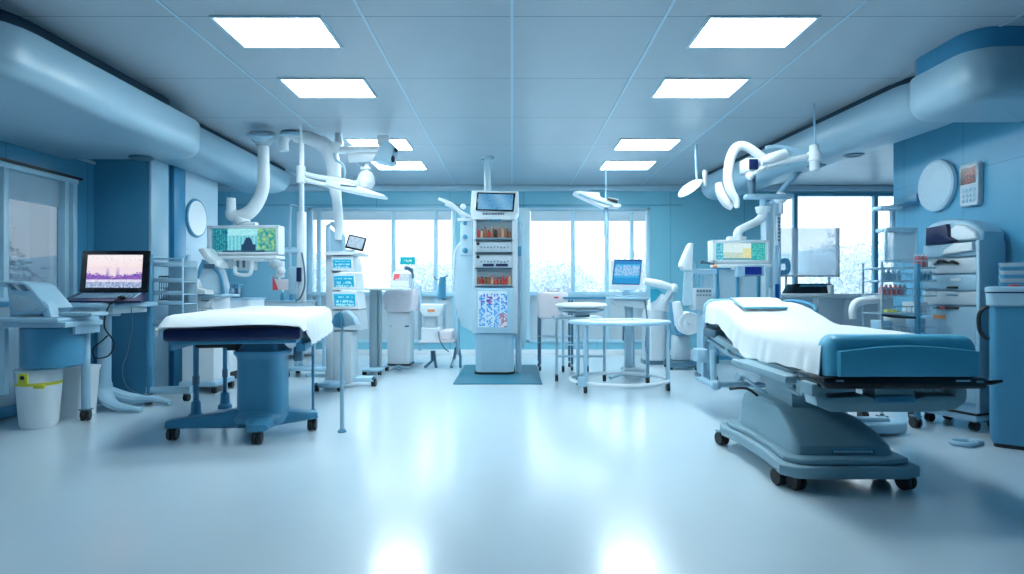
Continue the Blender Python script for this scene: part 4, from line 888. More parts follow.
def chart(u, v):
    col = int(u*4)
    if v > .93: return (.75, .85, .92)
    if col == 3 and v < .38: return (.45, .25, .35) if CC.random() > .4 else (.8, .75, .85)
    if (u*4-col) < .18 or CC.random() > .62: return (.70, .82, .92)
    if .65 < v < .85 and col == 1: return (.8, .2, .35) if CC.random() > .5 else (.1, .1, .5)
    return CC.choice([(.05, .35, .80), (.25, .55, .9), (.15, .45, .85), (.2, .15, .55) if v > .6 else (.1, .5, .85)])
picture('wall_chart', (x_(478), Yc-.073, z_(327)), (x_(507), Yc-.073, z_(327)), (x_(478), Yc-.073, z_(291)), 20, 26, chart, prn, t, label='printed chart of small blue icons')
for z0, z1, nm in ((239.5, 222, 'shelf_bay'), (252.5, 242, 'control_panel'), (268, 255, 'control_panel'), (286, 271, 'shelf_bay')):
    if nm == 'shelf_bay': o = obj(nm, MB().box(x_(476), x_(512), Yc+.0, Yc+.03, z_(z0), z_(z1)).box(x_(476), x_(512), Yc-.06, Yc+.02, z_(z0)-.0, z_(z0)+.02, .004), grey, t)
    else: o = obj(nm, MB().box(x_(476), x_(512), Yc-.055, Yc+.05, z_(z0), z_(z1), .01), greyw, t)
    obj('edge_strip', MB().box(x_(475.5), x_(512.5), Yc-.072, Yc-.05, z_(z0+1.2), z_(z0)), dmetal, o)
    if nm == 'control_panel':
        b = MB(); 
        for k in range(9): b.cyl((x_(481.5+k*3.3), Yc-.056, z_((z0+z1)/2+CC.choice([0, .8, 1.2]))), (x_(481.5+k*3.3), Yc-.062, z_((z0+z1)/2)), .010, n=8)
        obj('indicator_row', b, dmetal, o); obj('knob', MB().rcyl((x_(478.3), Yc-.05, z_(z1+2.2)), (x_(478.3), Yc-.085, z_(z1+2.2)), .022), black, o)
        if z0 > 260: obj('dark_slots', MB().box(x_(483), x_(494), Yc-.06, Yc-.05, z_(266.5), z_(264)).box(x_(496), x_(508), Yc-.06, Yc-.05, z_(266.5), z_(264)), navy, o)
brown = mat('brown_bottle', (.30, .12, .07), rough=.3, var=.2); cream = mat('cream_label', (.6, .38, .25), rough=.5); rede = mat('red_bottle', (.5, .05, .05), rough=.3)
def bottle(x, z, m, h, label, g):
    tb = thing('bottle', label, 'bottle', (x, Yc-.028, z), g)
    obj('body', MB().lathe([(.020, 0), (.022, .01), (.022, h*.65), (.010, h*.8), (.010, h*.86)], tb.location, n=10), m, tb)
    obj('cap', MB().cyl(tb.location+Vector((0, 0, h*.86)), tb.location+Vector((0, 0, h)), .012, n=8), CC.choice([red, cream, black]), tb)
ups = ['leftmost', 'second', 'third', 'fourth', 'fifth', 'sixth', 'seventh', 'eighth', 'ninth', 'rightmost']
for k in range(10):
    bottle(x_(478.5+k*3.45), z_(239.5)+.021, CC.choice([brown, brown, cream, black, brown, rede]), rnd(.10, .16), '%s of the small bottles on the top shelf of the central column' % ups[k], 'bottles on the top column shelf')
for k in range(10):
    bottle(x_(478.5+k*3.45), z_(286)+.021, CC.choice([rede, brown, black, brown, cream, black]), rnd(.09, .14), '%s of the small bottles on the lower shelf of the central column' % ups[k], 'bottles on the lower column shelf')
M = Matrix.Rotation(.12, 4, 'X')
o = obj('head_unit', MB().prism([(x_(473), z_(220)), (x_(515), z_(220)), (x_(519), z_(213)), (x_(518.5), z_(192)), (x_(472), z_(191.5)), (x_(470.5), z_(213))], 'Y', Yc-.08, Yc+.35, .02), white, t)
so = obj('screen_frame', MB().prism([(x_(476), z_(211)), (x_(513.5), z_(212.5)), (x_(515.5), z_(194.5)), (x_(477.5), z_(193.5))], 'Y', Yc-.105, Yc-.07, .006), blackg, o)
picture('display', (x_(478), Yc-.108, z_(210.2)), (x_(512.3), Yc-.108, z_(211)), (x_(479), Yc-.108, z_(195)), 30, 14, lambda u, v: mixc((.04, .24, .50), (.22, .50, .74), .5+.5*math.sin(u*9+v*3)*random.random()), scr, t)
b = MB(); xx = x_(483)
while xx < x_(503):
    wd = rnd(.008, .016); b.box(xx, xx+wd, Yc-.084, Yc-.079, z_(215.5), z_(213.8)); xx += wd+.008
obj('head_marks', b, navy, o)
obj('head_vent', MB().box(x_(489), x_(501), Yc-.06, Yc-.03, z_(221.5), z_(219.5)), steel, t)
obj('side_pole', MB().cyl((x_(520), Yc+.1, ZM), (x_(520), Yc+.1, z_(222)), .024).cyl((x_(517), Yc+.3, ZM), (x_(517), Yc+.3, z_(250)), .018), metal, t)
obj('pole_clip', MB().box(x_(518), x_(521.5), Yc+.04, Yc+.1, z_(256), z_(246), .008), steel, t)
obj('ceiling_feed', MB().cyl((x_(487), Yc+.2, z_(192)), (x_(487), Yc+.2, H-.02), .05).lathe([(.09, 0), (.09, .02)], (x_(487), Yc+.2, H-.03)), acryl2, t)
Ya = 8.35; xa_ = lambda p: X(p, Ya); za_ = lambda p: Z(p, Ya)
obj('left_shield', MB().prism([(xa_(473), za_(240)), (xa_(464), za_(241)), (xa_(457), za_(247)), (xa_(454), za_(258)), (xa_(453.5), za_(290)), (xa_(456), za_(310)), (xa_(462), za_(326)), (xa_(473), za_(332))], 'Y', Ya, Ya+.03, .008), acryl2, t)
obj('shield_rim', MB().tube([(xa_(473), Ya, za_(240)), (xa_(464), Ya, za_(241)), (xa_(457), Ya, za_(247)), (xa_(454), Ya, za_(258)), (xa_(453.5), Ya, za_(290))], .012, 6), white, t)
obj('right_shield', MB().prism([(xa_(519), za_(208)), (xa_(529), za_(208)), (xa_(530), za_(260)), (xa_(530), za_(300)), (xa_(527), za_(325)), (xa_(524), za_(346)), (xa_(519), za_(350))], 'Y', Ya, Ya+.03, .008), acryl2, t)
o = obj('side_box', MB().box(xa_(461), xa_(473), Ya-.1, Ya-.02, za_(256), za_(220), .01), acryl2, t)
for k in range(3): obj('side_knob', MB().ball((xa_(465.5), Ya-.11, za_(218+6+k*13.5)), .028+.006*k), steel, o)
obj('lamp_arm', MB().tube([(xa_(472), Ya-.1, za_(218)), (xa_(462), Ya-.15, za_(214)), (xa_(452), Ya-.2, za_(206)), (xa_(441), Ya-.25, za_(201.5))], [.03, .05, .05, .03], 8, flat=.6).tube([(xa_(466), Ya-.1, za_(220)), (xa_(456), Ya-.1, za_(209)), (xa_(446), Ya-.1, za_(205))], [.02, .035, .02], 8), white, t)
obj('lamp_joint', MB().ball((xa_(464), Ya-.13, za_(208)), .04).box(xa_(458), xa_(475), Ya-.12, Ya-.06, za_(222), za_(219), .006), white, t)

# ceiling lamp head by the right back window
Yl = 8.6; x_ = lambda p: X(p, Yl); z_ = lambda p: Z(p, Yl)
t = thing('examination_light', 'small white examination light with black grip in front of the middle window', 'surgical light', (x_(605), Yl, z_(240)))
obj('hanging_rod', MB().rcyl((x_(606), Yl, z_(238)), (x_(606), Yl, z_(206)), .028), pale, t); obj('ceiling_wire', MB().cyl((x_(606), Yl+.02, z_(206)), (x_(606), Yl+.02, H-.003), .007), pale, t)
obj('lamp_arm', MB().prism([(x_(573), z_(193)), (x_(577), z_(192)), (x_(598), z_(194)), (x_(599), z_(198)), (x_(620), z_(206)), (x_(619), z_(208)), (x_(602), z_(208)), (x_(580), z_(198)), (x_(573), z_(194.5))], 'Y', Yl-.12, Yl+.1, .012), white, t)
obj('arm_rib', MB().tube([(x_(578), Yl-.13, z_(195.5)), (x_(600), Yl-.13, z_(203)), (x_(612), Yl-.13, z_(206))], .018, 6), pale, t)
obj('grip', MB().tube([(x_(606), Yl-.14, z_(200)), (x_(616), Yl-.14, z_(203))], [.02, .03], 8), black, t)

# pinkish covered trolley
Yp = 8.7; x_ = lambda p: X(p, Yp); z_ = lambda p: Z(p, Yp)
t = thing('covered_trolley', 'thin-legged trolley with a pinkish cover right of the central column', 'trolley', (x_(550), Yp, 0))
obj('cover', MB().box(x_(538), x_(567), Yp-.2, Yp+.3, z_(318), z_(292), .03), pinkc, t)
obj('red_tag', MB().box(x_(553), x_(557.5), Yp-.207, Yp-.198, z_(298), z_(296.5)), red, t)
for px in (539.5, 571):
    for dy in (-.16, .26): obj('leg', MB().cyl((x_(px), Yp+dy, .09), (x_(px), Yp+dy, z_(300)), .018), dmetal, t)
obj('rails', MB().box(x_(538), x_(572), Yp-.175, Yp-.145, z_(336), z_(334.5)).box(x_(538), x_(572), Yp-.175, Yp-.145, z_(342), z_(340.5)), pale, t)
for px in (539.5, 571):
    for dy in (-.16, .26): caster(t, x_(px), Yp+dy, .03, wd=.014)
t = thing('round_bowl', 'shallow round white dish on the pinkish covered trolley', 'dish', (x_(552.5), Yp, z_(291.8)))
obj('bowl', MB().lathe([(.06, 0), (.09, .01), (.105, .05), (.095, .05), (.08, .02), (0, .015)], (x_(552.5), Yp, z_(291.8)), n=24), white, t)
# instrument table with disc
Yi = 7.82; x_ = lambda p: X(p, Yi); z_ = lambda p: Z(p, Yi)
t = thing('instrument_trolley', 'square-framed metal trolley carrying a white padded disc', 'trolley', (x_(580), Yi, 0))
x0, x1 = x_(554), x_(601)
obj('top_frame', MB().box(x0, x1, Yi-.3, Yi+.4, z_(318.5), z_(316.5), .006), metal, t)
for (px, dy) in ((555, -.28), (601, -.28), (567, .6), (593, .6)):
    obj('leg', MB().box(x_(px)-.017, x_(px)+.017, Yi+dy-.017, Yi+dy+.017, .09, z_(303 if dy > 0 else 318), .004), metal, t)
    caster(t, x_(px), Yi+dy, .042, wd=.016)
obj('upper_rail', MB().box(x_(567), x_(640), Yi+.58, Yi+.62, z_(300), z_(297.5), .006), steel, t)
obj('cross_bar', MB().box(x_(555), x_(601), Yi-.29, Yi-.27, z_(355), z_(353), .003).box(x_(567), x_(593), Yi+.59, Yi+.61, z_(350), z_(348), .003), pale, t)
t = thing('padded_disc', 'thick white padded disc lying on the square-framed metal trolley', 'cushion', (x_(580), Yi-.05, z_(316)))
b = MB().lathe([(.0, 0), (.20, .0), (.28, .012), (.335, .03), (.34, .045), (.32, .065), (.22, .078), (0, .08)], (x_(581), Yi-.02, z_(308.5)), n=36); obj('pad', b, cloth, t)
obj('disc_base', MB().lathe([(.22, 0), (.30, .03), (.30, .05), (.2, .055)], (x_(581), Yi-.02, z_(312.5)), n=30).box(x_(574), x_(589), Yi-.1, Yi+.1, z_(316.4), z_(311), .01), metal, t)

# round two-tier table
Yr = 6.85; x_ = lambda p: X(p, Yr); z_ = lambda p: Z(p, Yr)
cx, cy, rx, ry = X(621, 6.85), 6.98, .575, .50
t = thing('round_tiered_table', 'half-round white wheeled table with a glass top and ring base rail', 'table', (cx, cy, 0))
def arc(r1, r2, a0, a1, z, n=28): return [(cx+r1*math.cos(a0+(a1-a0)*k/n), cy+r2*math.sin(a0+(a1-a0)*k/n), z) for k in range(n+1)]
ring = arc(rx, ry, 0, 2*PI, 0, 48)[:-1]
zt = z_(321)
obj('tabletop', MB().prism([(p[0]*1.0, p[1]) for p in ring], 'Z', zt-.02, zt+.002, .004), white, t)
obj('top_rim', MB().tube([(p[0], p[1], zt-.018) for p in ring], .02, 8, False, True), pale, t)
obj('ring_rail', MB().tube([(cx+rx*.98*math.cos(2*PI*k/48), cy+ry*.98*math.sin(2*PI*k/48), .115) for k in range(48)], .020, 8, False, True), white, t)
for a in (-2.45, -.30, 2.5, .75):
    lx, ly = cx+rx*.97*math.cos(a), cy+ry*.97*math.sin(a)
    obj('leg', MB().rcyl((lx, ly, .08), (lx, ly, zt-.02), .022), pale, t); caster(t, lx, ly, .042, wd=.016)
obj('corner_guard', MB().box(cx-.52, cx-.42, cy-.36, cy-.33, .08, .19, .01), pale, t)
t = thing('instrument_set', 'small silver instruments laid out on the round wheeled table', 'instruments', (cx-.1, cy-.1, zt+.002))
for k in range(6):
    a = rnd(-.5, .5); p = Vector((cx-.28+k*.09, cy-.05+rnd(-.15, .1), zt+.012)); d = Vector((math.cos(a), math.sin(a), 0))*.07
    obj('instrument', MB().tube([p-d, p, p+d], [.004, .009, .006], 6), metal, t)

# desktop monitor on its pedestal stand
Yd = 7.78; x_ = lambda p: X(p, Yd); z_ = lambda p: Z(p, Yd)
t = thing('pedestal_workstation', 'metal pedestal stand with narrow shelf carrying the desktop monitor', 'workstation stand', (x_(628), Yd, 0))
obj('shelf', MB().box(x_(609), x_(647), Yd-.15, Yd+.25, z_(299.5), z_(297), .008), pale, t)
obj('post', MB().box(x_(625), x_(632), Yd-.03, Yd+.05, .1, z_(299), .012).box(x_(633), x_(634.5), Yd-.02, Yd+.05, .1, z_(299)), metal, t)
obj('gear_box', MB().prism([(x_(612), z_(300)), (x_(646), z_(300)), (x_(646), z_(305)), (x_(640), z_(308)), (x_(614), z_(305))], 'Y', Yd-.1, Yd+.15, .01), greyw, t)
for s_, e in ((-1, 607), (1, 645)): obj('base_foot', MB().tube([(x_(628), Yd, .12), (x_((628+e)/2), Yd-.15, .08), (x_(e), Yd-.25, .045)], [.05, .035, .028], 10, flat=.7), pale, t)
obj('base_cover', MB().box(x_(622), x_(643), Yd-.16, Yd+.12, .03, .15, .03), greyw, t)
obj('hose', MB().tube([(x_(643), Yd-.1, z_(300)), (x_(645), Yd-.12, z_(320)), (x_(644), Yd-.1, z_(345)), (x_(646), Yd-.15, z_(362))], .01, 6), dmetal, t)
obj('hose', MB().tube([(x_(623), Yd-.05, z_(322)), (x_(622.5), Yd-.05, z_(340))], .014, 6), dmetal, t)
t = thing('desktop_monitor', 'white-framed desktop monitor with a blue screen beside the middle window', 'monitor', (x_(627), Yd, z_(297)))
o = obj('case', MB().prism([(x_(609), z_(290)), (x_(642), z_(289.5)), (x_(643.5), z_(260)), (x_(613), z_(259)), (x_(611), z_(261))], 'Y', Yd-.03, Yd+.04, .012), white, t)
picture('display', (x_(612), Yd-.034, z_(283.5)), (x_(638.5), Yd-.034, z_(284)), (x_(614.5), Yd-.034, z_(260.5)), 26, 20, lambda u, v: (.03, .25, .6) if (v > .86 or u < .05 or u > .95) else ((.35, .6, .9) if .35 < v < .8 and random.random() > .3 else (.05, .45, .82) if v > .25 else (.02, .32, .70)), scr, o)
obj('bezel', MB().prism([(x_(611.5), z_(284.3)), (x_(639), z_(284.8)), (x_(641.5), z_(259.7)), (x_(614), z_(259.7))], 'Y', Yd-.0325, Yd-.028), navy, o)
obj('stand', MB().box(x_(623), x_(630), Yd, Yd+.05, z_(296.5), z_(288), .008).box(x_(617), x_(636), Yd-.08, Yd+.12, z_(296.9), z_(295.5), .006), pale, t)

# white machine with jointed arm at px 645-672
Ye = 9.25; x_ = lambda p: X(p, Ye); z_ = lambda p: Z(p, Ye)
t = thing('suction_machine', 'rounded white floor machine with jointed arm and teal flag right of the monitor', 'medical machine', (x_(658), Ye, 0))
obj('body', MB().loft([rring(x_(646), x_(668), Ye, Ye+.4, .12, z) for z in (.06, .09, z_(315))]+[rring(x_(647), x_(667), Ye+.02, Ye+.38, .12, z_(310))]), greyw, t)
obj('plinth', MB().loft([rring(x_(645), x_(669), Ye-.02, Ye+.42, .12, z) for z in (0, .06)]), dmetal, t)
obj('top_housing', MB().prism([(x_(650), z_(312)), (x_(651), z_(303)), (x_(656), z_(296)), (x_(664), z_(294)), (x_(670), z_(300)), (x_(671), z_(312))], 'Y', Ye+.02, Ye+.35, .03), white, t)
obj('jointed_arm', MB().tube([(x_(643), Ye-.1, z_(281)), (x_(658), Ye-.1, z_(284)), (x_(672), Ye-.1, z_(288))], [.05, .06, .05], 10, flat=1.0).tube([(x_(671), Ye-.1, z_(288)), (x_(668), Ye-.05, z_(294)), (x_(665), Ye, z_(302))], .045, 10).ball((x_(672), Ye-.1, z_(288)), .07), white, t)
obj('teal_flag', MB().prism([(x_(650), z_(303)), (x_(649.5), z_(289)), (x_(657), z_(289)), (x_(661), z_(292)), (x_(655), z_(300))], 'Y', Ye-.05, Ye-.03), tealp, t)
obj('clear_canister', MB().rcyl((x_(673), Ye+.1, z_(303)), (x_(673), Ye+.1, z_(292)), .05).cyl((x_(673), Ye+.1, z_(292)), (x_(673), Ye+.1, z_(285)), .02), acryl2, t)
# roll
Yo = 8.6; x_ = lambda p: X(p, Yo); z_ = lambda p: Z(p, Yo)
t = thing('paper_roll_stand', 'large white cloth roll on a rounded blue holder behind the hospital bed', 'roll holder', (x_(684), Yo, 0))
obj('holder', MB().prism([(x_(673), z_(302)), (x_(679), z_(302)), (x_(682), z_(310)), (x_(698), z_(318)), (x_(699), z_(330)), (x_(695), z_(336)), (x_(680), z_(336)), (x_(676), z_(330))], 'Y', Yo+.05, Yo+.3, .03), steel, t)
c0 = Vector((x_(687.5), Yo-.12, z_(323)))
obj('roll', MB().lathe([(.0, -.01), (.03, .0), (.035, .012), (.08, .004), (.082, .014), (.125, .004), (.127, .014), (.15, .0), (.165, .02), (.165, .25), (.14, .27)], c0, (0, 1, 0), 36), cloth, t)
obj('sheet_tail', MB().prism([(x_(672), z_(302)), (x_(679), z_(301)), (x_(682), z_(312)), (x_(678), z_(330)), (x_(675), z_(325))], 'Y', Yo-.1, Yo+.05, .03), cloth, t)
obj('pedestal', MB().box(x_(676), x_(693), Yo+.1, Yo+.3, .12, z_(336), .03), greyw, t)
obj('base', MB().box(x_(670), x_(699), Yo+.0, Yo+.4, .04, .12, .02), dmetal, t)
for px in (672, 697):
    for dy in (.03, .37): caster(t, x_(px), Yo+dy, .02, wd=.014)
# translucent fin machine behind bed head
Yf = 7.7; x_ = lambda p: X(p, Yf); z_ = lambda p: Z(p, Yf)
t = thing('fin_shield_unit', 'tall clear-panelled unit with white fin top behind the hospital bed head', 'medical machine', (x_(700), Yf, 0))
obj('fin', MB().prism([(x_(680.5), z_(266)), (x_(681), z_(262)), (x_(688), z_(246)), (x_(690), z_(243)), (x_(693), z_(243.5)), (x_(692), z_(271)), (x_(683), z_(270))], 'Y', Yf-.03, Yf+.12, .02), white, t)
obj('upright_panel', MB().prism([(x_(683), z_(303)), (x_(685), z_(272)), (x_(693), z_(270)), (x_(693), z_(306)), (x_(685), z_(306))], 'Y', Yf, Yf+.06, .01), acryl2, t)
obj('cross_box', MB().box(x_(692), x_(717), Yf, Yf+.1, z_(274), z_(269), .012), pale, t)
obj('clear_panel', MB().box(x_(693), x_(698), Yf+.1, Yf+.13, z_(315), z_(262)).box(x_(702), x_(716), Yf+.1, Yf+.13, z_(300), z_(268)), acryl, t)
obj('blue_insert', MB().box(x_(693.5), x_(699), Yf+.14, Yf+.2, z_(288), z_(273), .01), tealp, t)
obj('module_box', MB().box(x_(694), x_(712), Yf-.05, Yf+.2, z_(310), z_(288), .015), greyw, t)
b = MB()
for k in range(5): b.box(x_(695.5+k*3), x_(697.5+k*3), Yf-.06, Yf-.05, z_(292), z_(290))
for k in range(5): b.box(x_(695.5+k*3), x_(697+k*3), Yf-.06, Yf-.05, z_(296), z_(294.5))
obj('indicator_row', b, dmetal, t)
obj('stand_column', MB().box(x_(701), x_(714), Yf+.0, Yf+.2, .06, z_(310), .02), pale, t); obj('base', MB().box(x_(701), x_(716), Yf-.1, Yf+.3, 0, .06, .02), dmetal, t)

# right ceiling monitor
def pic_right(u, v):
    if u < .17: return random.choice([(.02, .35, .50), (.05, .5, .65), (.3, .75, .85)])
    if u > .72: return random.choice([(.0, .40, .40), (.1, .55, .45), (.0, .3, .4), (.15, .6, .55)])
    if v < .12: return (.10, .35, .40)
    if u > .55 and v < .7: return random.choice([(.75, .72, .20), (.6, .75, .45), (.85, .80, .55)])
    if v < .45: return random.choice([(.35, .62, .62), (.7, .75, .5), (.55, .75, .75)])
    return mixc((.55, .85, .9), (.8, .92, .92), random.random())
t, R, rb = ceiling_monitor((X(739.5, 6.7), 6.7, Z(263, 6.7)), .64, .255, 'wide monitor on curved white arm hanging above the hospital bed', pic_right, None, .0, '')
Ym_ = 6.75
obj('arm', MB().tube([at(738, 240, Ym_), at(738, 232, Ym_), at(745, 227, Ym_), at(756, 222, Ym_), at(762, 217, Ym_), at(763, 212, Ym_)], [.05, .045, .042, .045, .05, .06], 14).cyl(at(763, 213, Ym_), at(763, 207, Ym_), .07, .085), white, t)
o = obj('ceiling_bracket', MB().box(X(745, Ym_), X(792, Ym_), Ym_-.06, Ym_+.06, Z(199, Ym_), Z(194.5, Ym_), .012).cyl(at(763, 207, Ym_), at(763, 198, Ym_), .035), pale, t)
obj('bracket_stem', MB().cyl(at(752, 196, Ym_), (at(752, 0, Ym_).x, Ym_, 2.6), .04), dmetal, t)
o = obj('keypad_unit', MB().box(X(735, 6.6), X(744, 6.6), 6.55, 6.62, Z(277, 6.6), Z(266, 6.6), .01).box(X(744, 6.6), X(763, 6.6), 6.56, 6.62, Z(276, 6.6), Z(265.5, 6.6), .006), pale, t)
obj('keypad_screen', MB().box(X(745, 6.55), X(761.5, 6.55), 6.545, 6.555, Z(274.5, 6.55), Z(266.8, 6.55)), mat('navy_screen', (.01, .03, .28), rough=.2), o)
obj('status_light', MB().ball(at(715, 266.5, 6.6), .022, 1.3, 1, .8), orange, t); obj('clamp', MB().box(X(700, 6.7), X(704, 6.7), 6.68, 6.72, Z(264, 6.7), Z(260.5, 6.7), .005).cyl(at(702, 262, 6.7), at(714, 264, 6.7), .012), dmetal, t)
# translucent pendant column right of it
Yv = 7.1; x_ = lambda p: X(p, Yv); z_ = lambda p: Z(p, Yv)
t = thing('service_pendant', 'tall clear service column with white ball joint and rail beside bed monitor', 'service column', (x_(772), Yv, z_(310)))
obj('column', MB().box(x_(766), x_(779), Yv, Yv+.16, z_(312), z_(203), .01), acryl2, t)
obj('white_core', MB().box(x_(770), x_(773), Yv+.04, Yv+.1, z_(312), z_(206), .01).box(x_(778), x_(780.5), Yv-.02, Yv+.1, z_(308), z_(200), .008), pale, t)
obj('slotted_rail', MB().box(x_(775), x_(779), Yv-.05, Yv-.01, z_(246), z_(216), .008), white, t)
b = MB()
for k in range(7): b.box(x_(776.3), x_(777.7), Yv-.056, Yv-.05, z_(220+k*3.6), z_(218+k*3.6))
obj('rail_slots', b, dmetal, t)
obj('ball_joint', MB().ball((x_(780.5), Yv, z_(198)), .075).cyl((x_(780.5), Yv, z_(198)), (x_(780.5), Yv, z_(214)), .03), white, t)
obj('hanger', MB().box(x_(765), x_(782), Yv, Yv+.18, z_(206), z_(202), .02).tube([(x_(774), Yv+.09, z_(204)), (3.32, Yv+.15, 2.42), (3.5, Yv+.2, 2.60)], .035, 10), pale, t)
obj('blue_strip', MB().box(x_(774.5), x_(778), Yv-.04, Yv-.005, z_(312), z_(284), .008), mat('royal_blue', (.01, .10, .40), rough=.3), t)
obj('side_hook', MB().tube([(x_(780), Yv, z_(262)), (x_(787), Yv, z_(261)), (x_(787.5), Yv, z_(271)), (x_(781), Yv, z_(273))], .03, 8), steel, t)
obj('drip_bottle', MB().lathe([(.03, 0), (.05, .03), (.05, .12), (.03, .16), (.03, .24)], (x_(768.5), Yv-.08, z_(308)), n=14), acryl2, t)
# panel wall behind the bed head
t = thing('headwall_panel', 'pale blue glazed partition behind the bed monitor', 'partition', (X(740, 9.5), 9.5, 0))
Yb_ = 9.4
obj('glazing', MB().box(X(702, Yb_), X(770, Yb_), Yb_, Yb_+.02, .1, Z(268, Yb_)), acryl2, t)
b = MB()
for px in (702, 717, 737, 758, 770): b.box(X(px, Yb_)-.02, X(px, Yb_)+.02, Yb_-.03, Yb_+.03, 0, Z(268, Yb_), .006)
b.box(X(702, Yb_), X(770, Yb_), Yb_-.03, Yb_+.03, .06, .12).box(X(702, Yb_), X(770, Yb_), Yb_-.03, Yb_+.03, Z(269.5, Yb_), Z(268, Yb_))
obj('partition_frame', b, steel, t)

# right surgical arm
Ys = 5.9; A = lambda px, py, dy=0: at(px, py, Ys)+Vector((0, dy, 0))
t = thing('arched_surgical_arm', 'arched white ceiling arm with boxed lamp head near the right bulkhead', 'surgical light', A(814, 150))
obj('arch', MB().tube([A(737, 208), A(736, 200), A(731, 192), A(728, 180), A(729, 165), A(733, 152), A(739, 146), A(747, 147), A(758, 154), A(765, 160)], [.02, .036, .045, .046, .046, .046, .045, .044, .042, .042], 14), white, t)
obj('arch_guard', MB().tube([A(720, 182, .05), A(722, 192, .05), A(728, 202, .05), (A(734, 207, .05))], [.03, .045, .045, .03], 10), white, t)
obj('lamp_tube', MB().tube([A(760, 162), A(768, 160), A(785, 154), A(788, 156)], [.05, .06, .055, .03], 12, False), white, t)
o = obj('head_box', MB().box(A(745, 0).x, A(759, 0).x, Ys-.02, Ys+.16, A(0, 172).z, A(0, 158).z, .02), white, t)
obj('dark_lens', MB().box(A(748, 0).x, A(757, 0).x, Ys-.035, Ys-.015, A(0, 170).z, A(0, 159.5).z, .008), navy, o)
obj('lower_knob', MB().ball(A(750, 176), .04).tube([A(750, 176), A(757, 171), A(766, 166)], .025, 8), white, t)
obj('long_bar', MB().tube([A(766, 166), A(790, 160), A(813, 156)], [.035, .03, .03], 10, False), white, t)
obj('thin_bar', MB().tube([A(772, 144, .15), A(785, 143, .15), A(806, 148, .1)], .018, 8), pale, t)
obj('joint_post', MB().rcyl(A(814.5, 171), A(814, 145), .045).rcyl(A(814, 161), A(814, 152), .065), white, t)
obj('post_bracket', MB().tube([A(814, 147), A(815, 141), (A(815, 0).x, Ys+.02, H-.003)], [.012, .010, .010], 8, False), pale, t)
t = thing('disc_lamp', 'small oval disc lamp on thin stalk at the far end of the right bulkhead', 'surgical light', at(691, 188, 7.6))
d0 = at(690, 188, 7.6)
obj('disc', MB().lathe([(.0, -.02), (.12, -.015), (.17, 0), (.15, .015), (0, .02)], d0, (-.62, -.30, .72), 28), white, t)
obj('stalk', MB().tube([d0+Vector((.02, 0, .03)), at(697, 180, 7.6), at(696, 165, 7.6), (at(696, 0, 7.6).x, 7.6, H-.003)], .014, 6, False), pale, t)
obj('handle', MB().rcyl(at(705, 186, 7.6), at(705, 170, 7.6), .03).tube([at(697, 180, 7.6), at(705, 181, 7.6)], .012, 6, False), white, t)

# alcove: counter, board, box
Yz = 9.3; x_ = lambda p: X(p, Yz); z_ = lambda p: Z(p, Yz)
t = thing('alcove_counter', 'long grey cabinet counter with white top under the far right window', 'counter', (x_(840), Yz, 0))
obj('worktop', MB().box(x_(775), x_(925), Yz-.04, Yz+.7, z_(296.5), z_(293.5), .01), white, t)
obj('carcass', MB().box(x_(776), x_(924), Yz+.02, Yz+.68, 0, z_(296.5), .006), white, t)
for a_, b_ in ((779, 813), (818, 844), (844.6, 878), (882, 920)): obj('door', MB().box(x_(a_), x_(b_), Yz, Yz+.03, .1, z_(298.5), .008), lowp, t)
t = thing('display_board', 'blank grey-white board standing on the counter before the far right window', 'board', (x_(808), Yz+.3, z_(293.5)))
obj('board', MB().box(X(777, 9.7), X(838, 9.7), 9.68, 9.72, Z(275.5, 9.7), Z(228, 9.7), .008), mat('backlit_board', (.80, .84, .90), rough=.6, alpha=.45), t); obj('board_rail', MB().box(X(777, 9.7), X(838, 9.7), 9.66, 9.70, Z(277, 9.7), Z(275, 9.7)).box(X(836.5, 9.7), X(838.5, 9.7), 9.66, 9.73, Z(277, 9.7), Z(228, 9.7)), white, t)
obj('board_foot', MB().box(X(785, 9.7), X(787, 9.7), 9.69, 9.71, z_(293.5), Z(275, 9.7)).box(X(828, 9.7), X(830, 9.7), 9.69, 9.71, z_(293.5), Z(275, 9.7)), white, t)
t = thing('black_case', 'black slope-sided case on the counter in the far right alcove', 'case', (x_(812), Yz+.1, z_(293.5)))
obj('case', MB().prism([(x_(790), z_(293.4)), (x_(795), z_(285)), (x_(797), z_(283.5)), (x_(832), z_(283.5)), (x_(835), z_(293.4))], 'Y', Yz, Yz+.3, .01), blackg, t)
obj('case_panel', MB().prism([(x_(799), z_(286.5)), (x_(801), z_(284.8)), (x_(829), z_(284.8)), (x_(830), z_(286.5))], 'Y', Yz-.004, Yz+.01), steel, t)
t2 = single('paper_cup', MB().lathe([(.035, 0), (.05, .13), (.044, .13), (.032, .01)], (x_(828.5), Yz-.0, z_(293.5)+.001), n=16), white, 'small white cup in front of the black case on the alcove counter', 'cup')
t2.location.y = Yz-.06

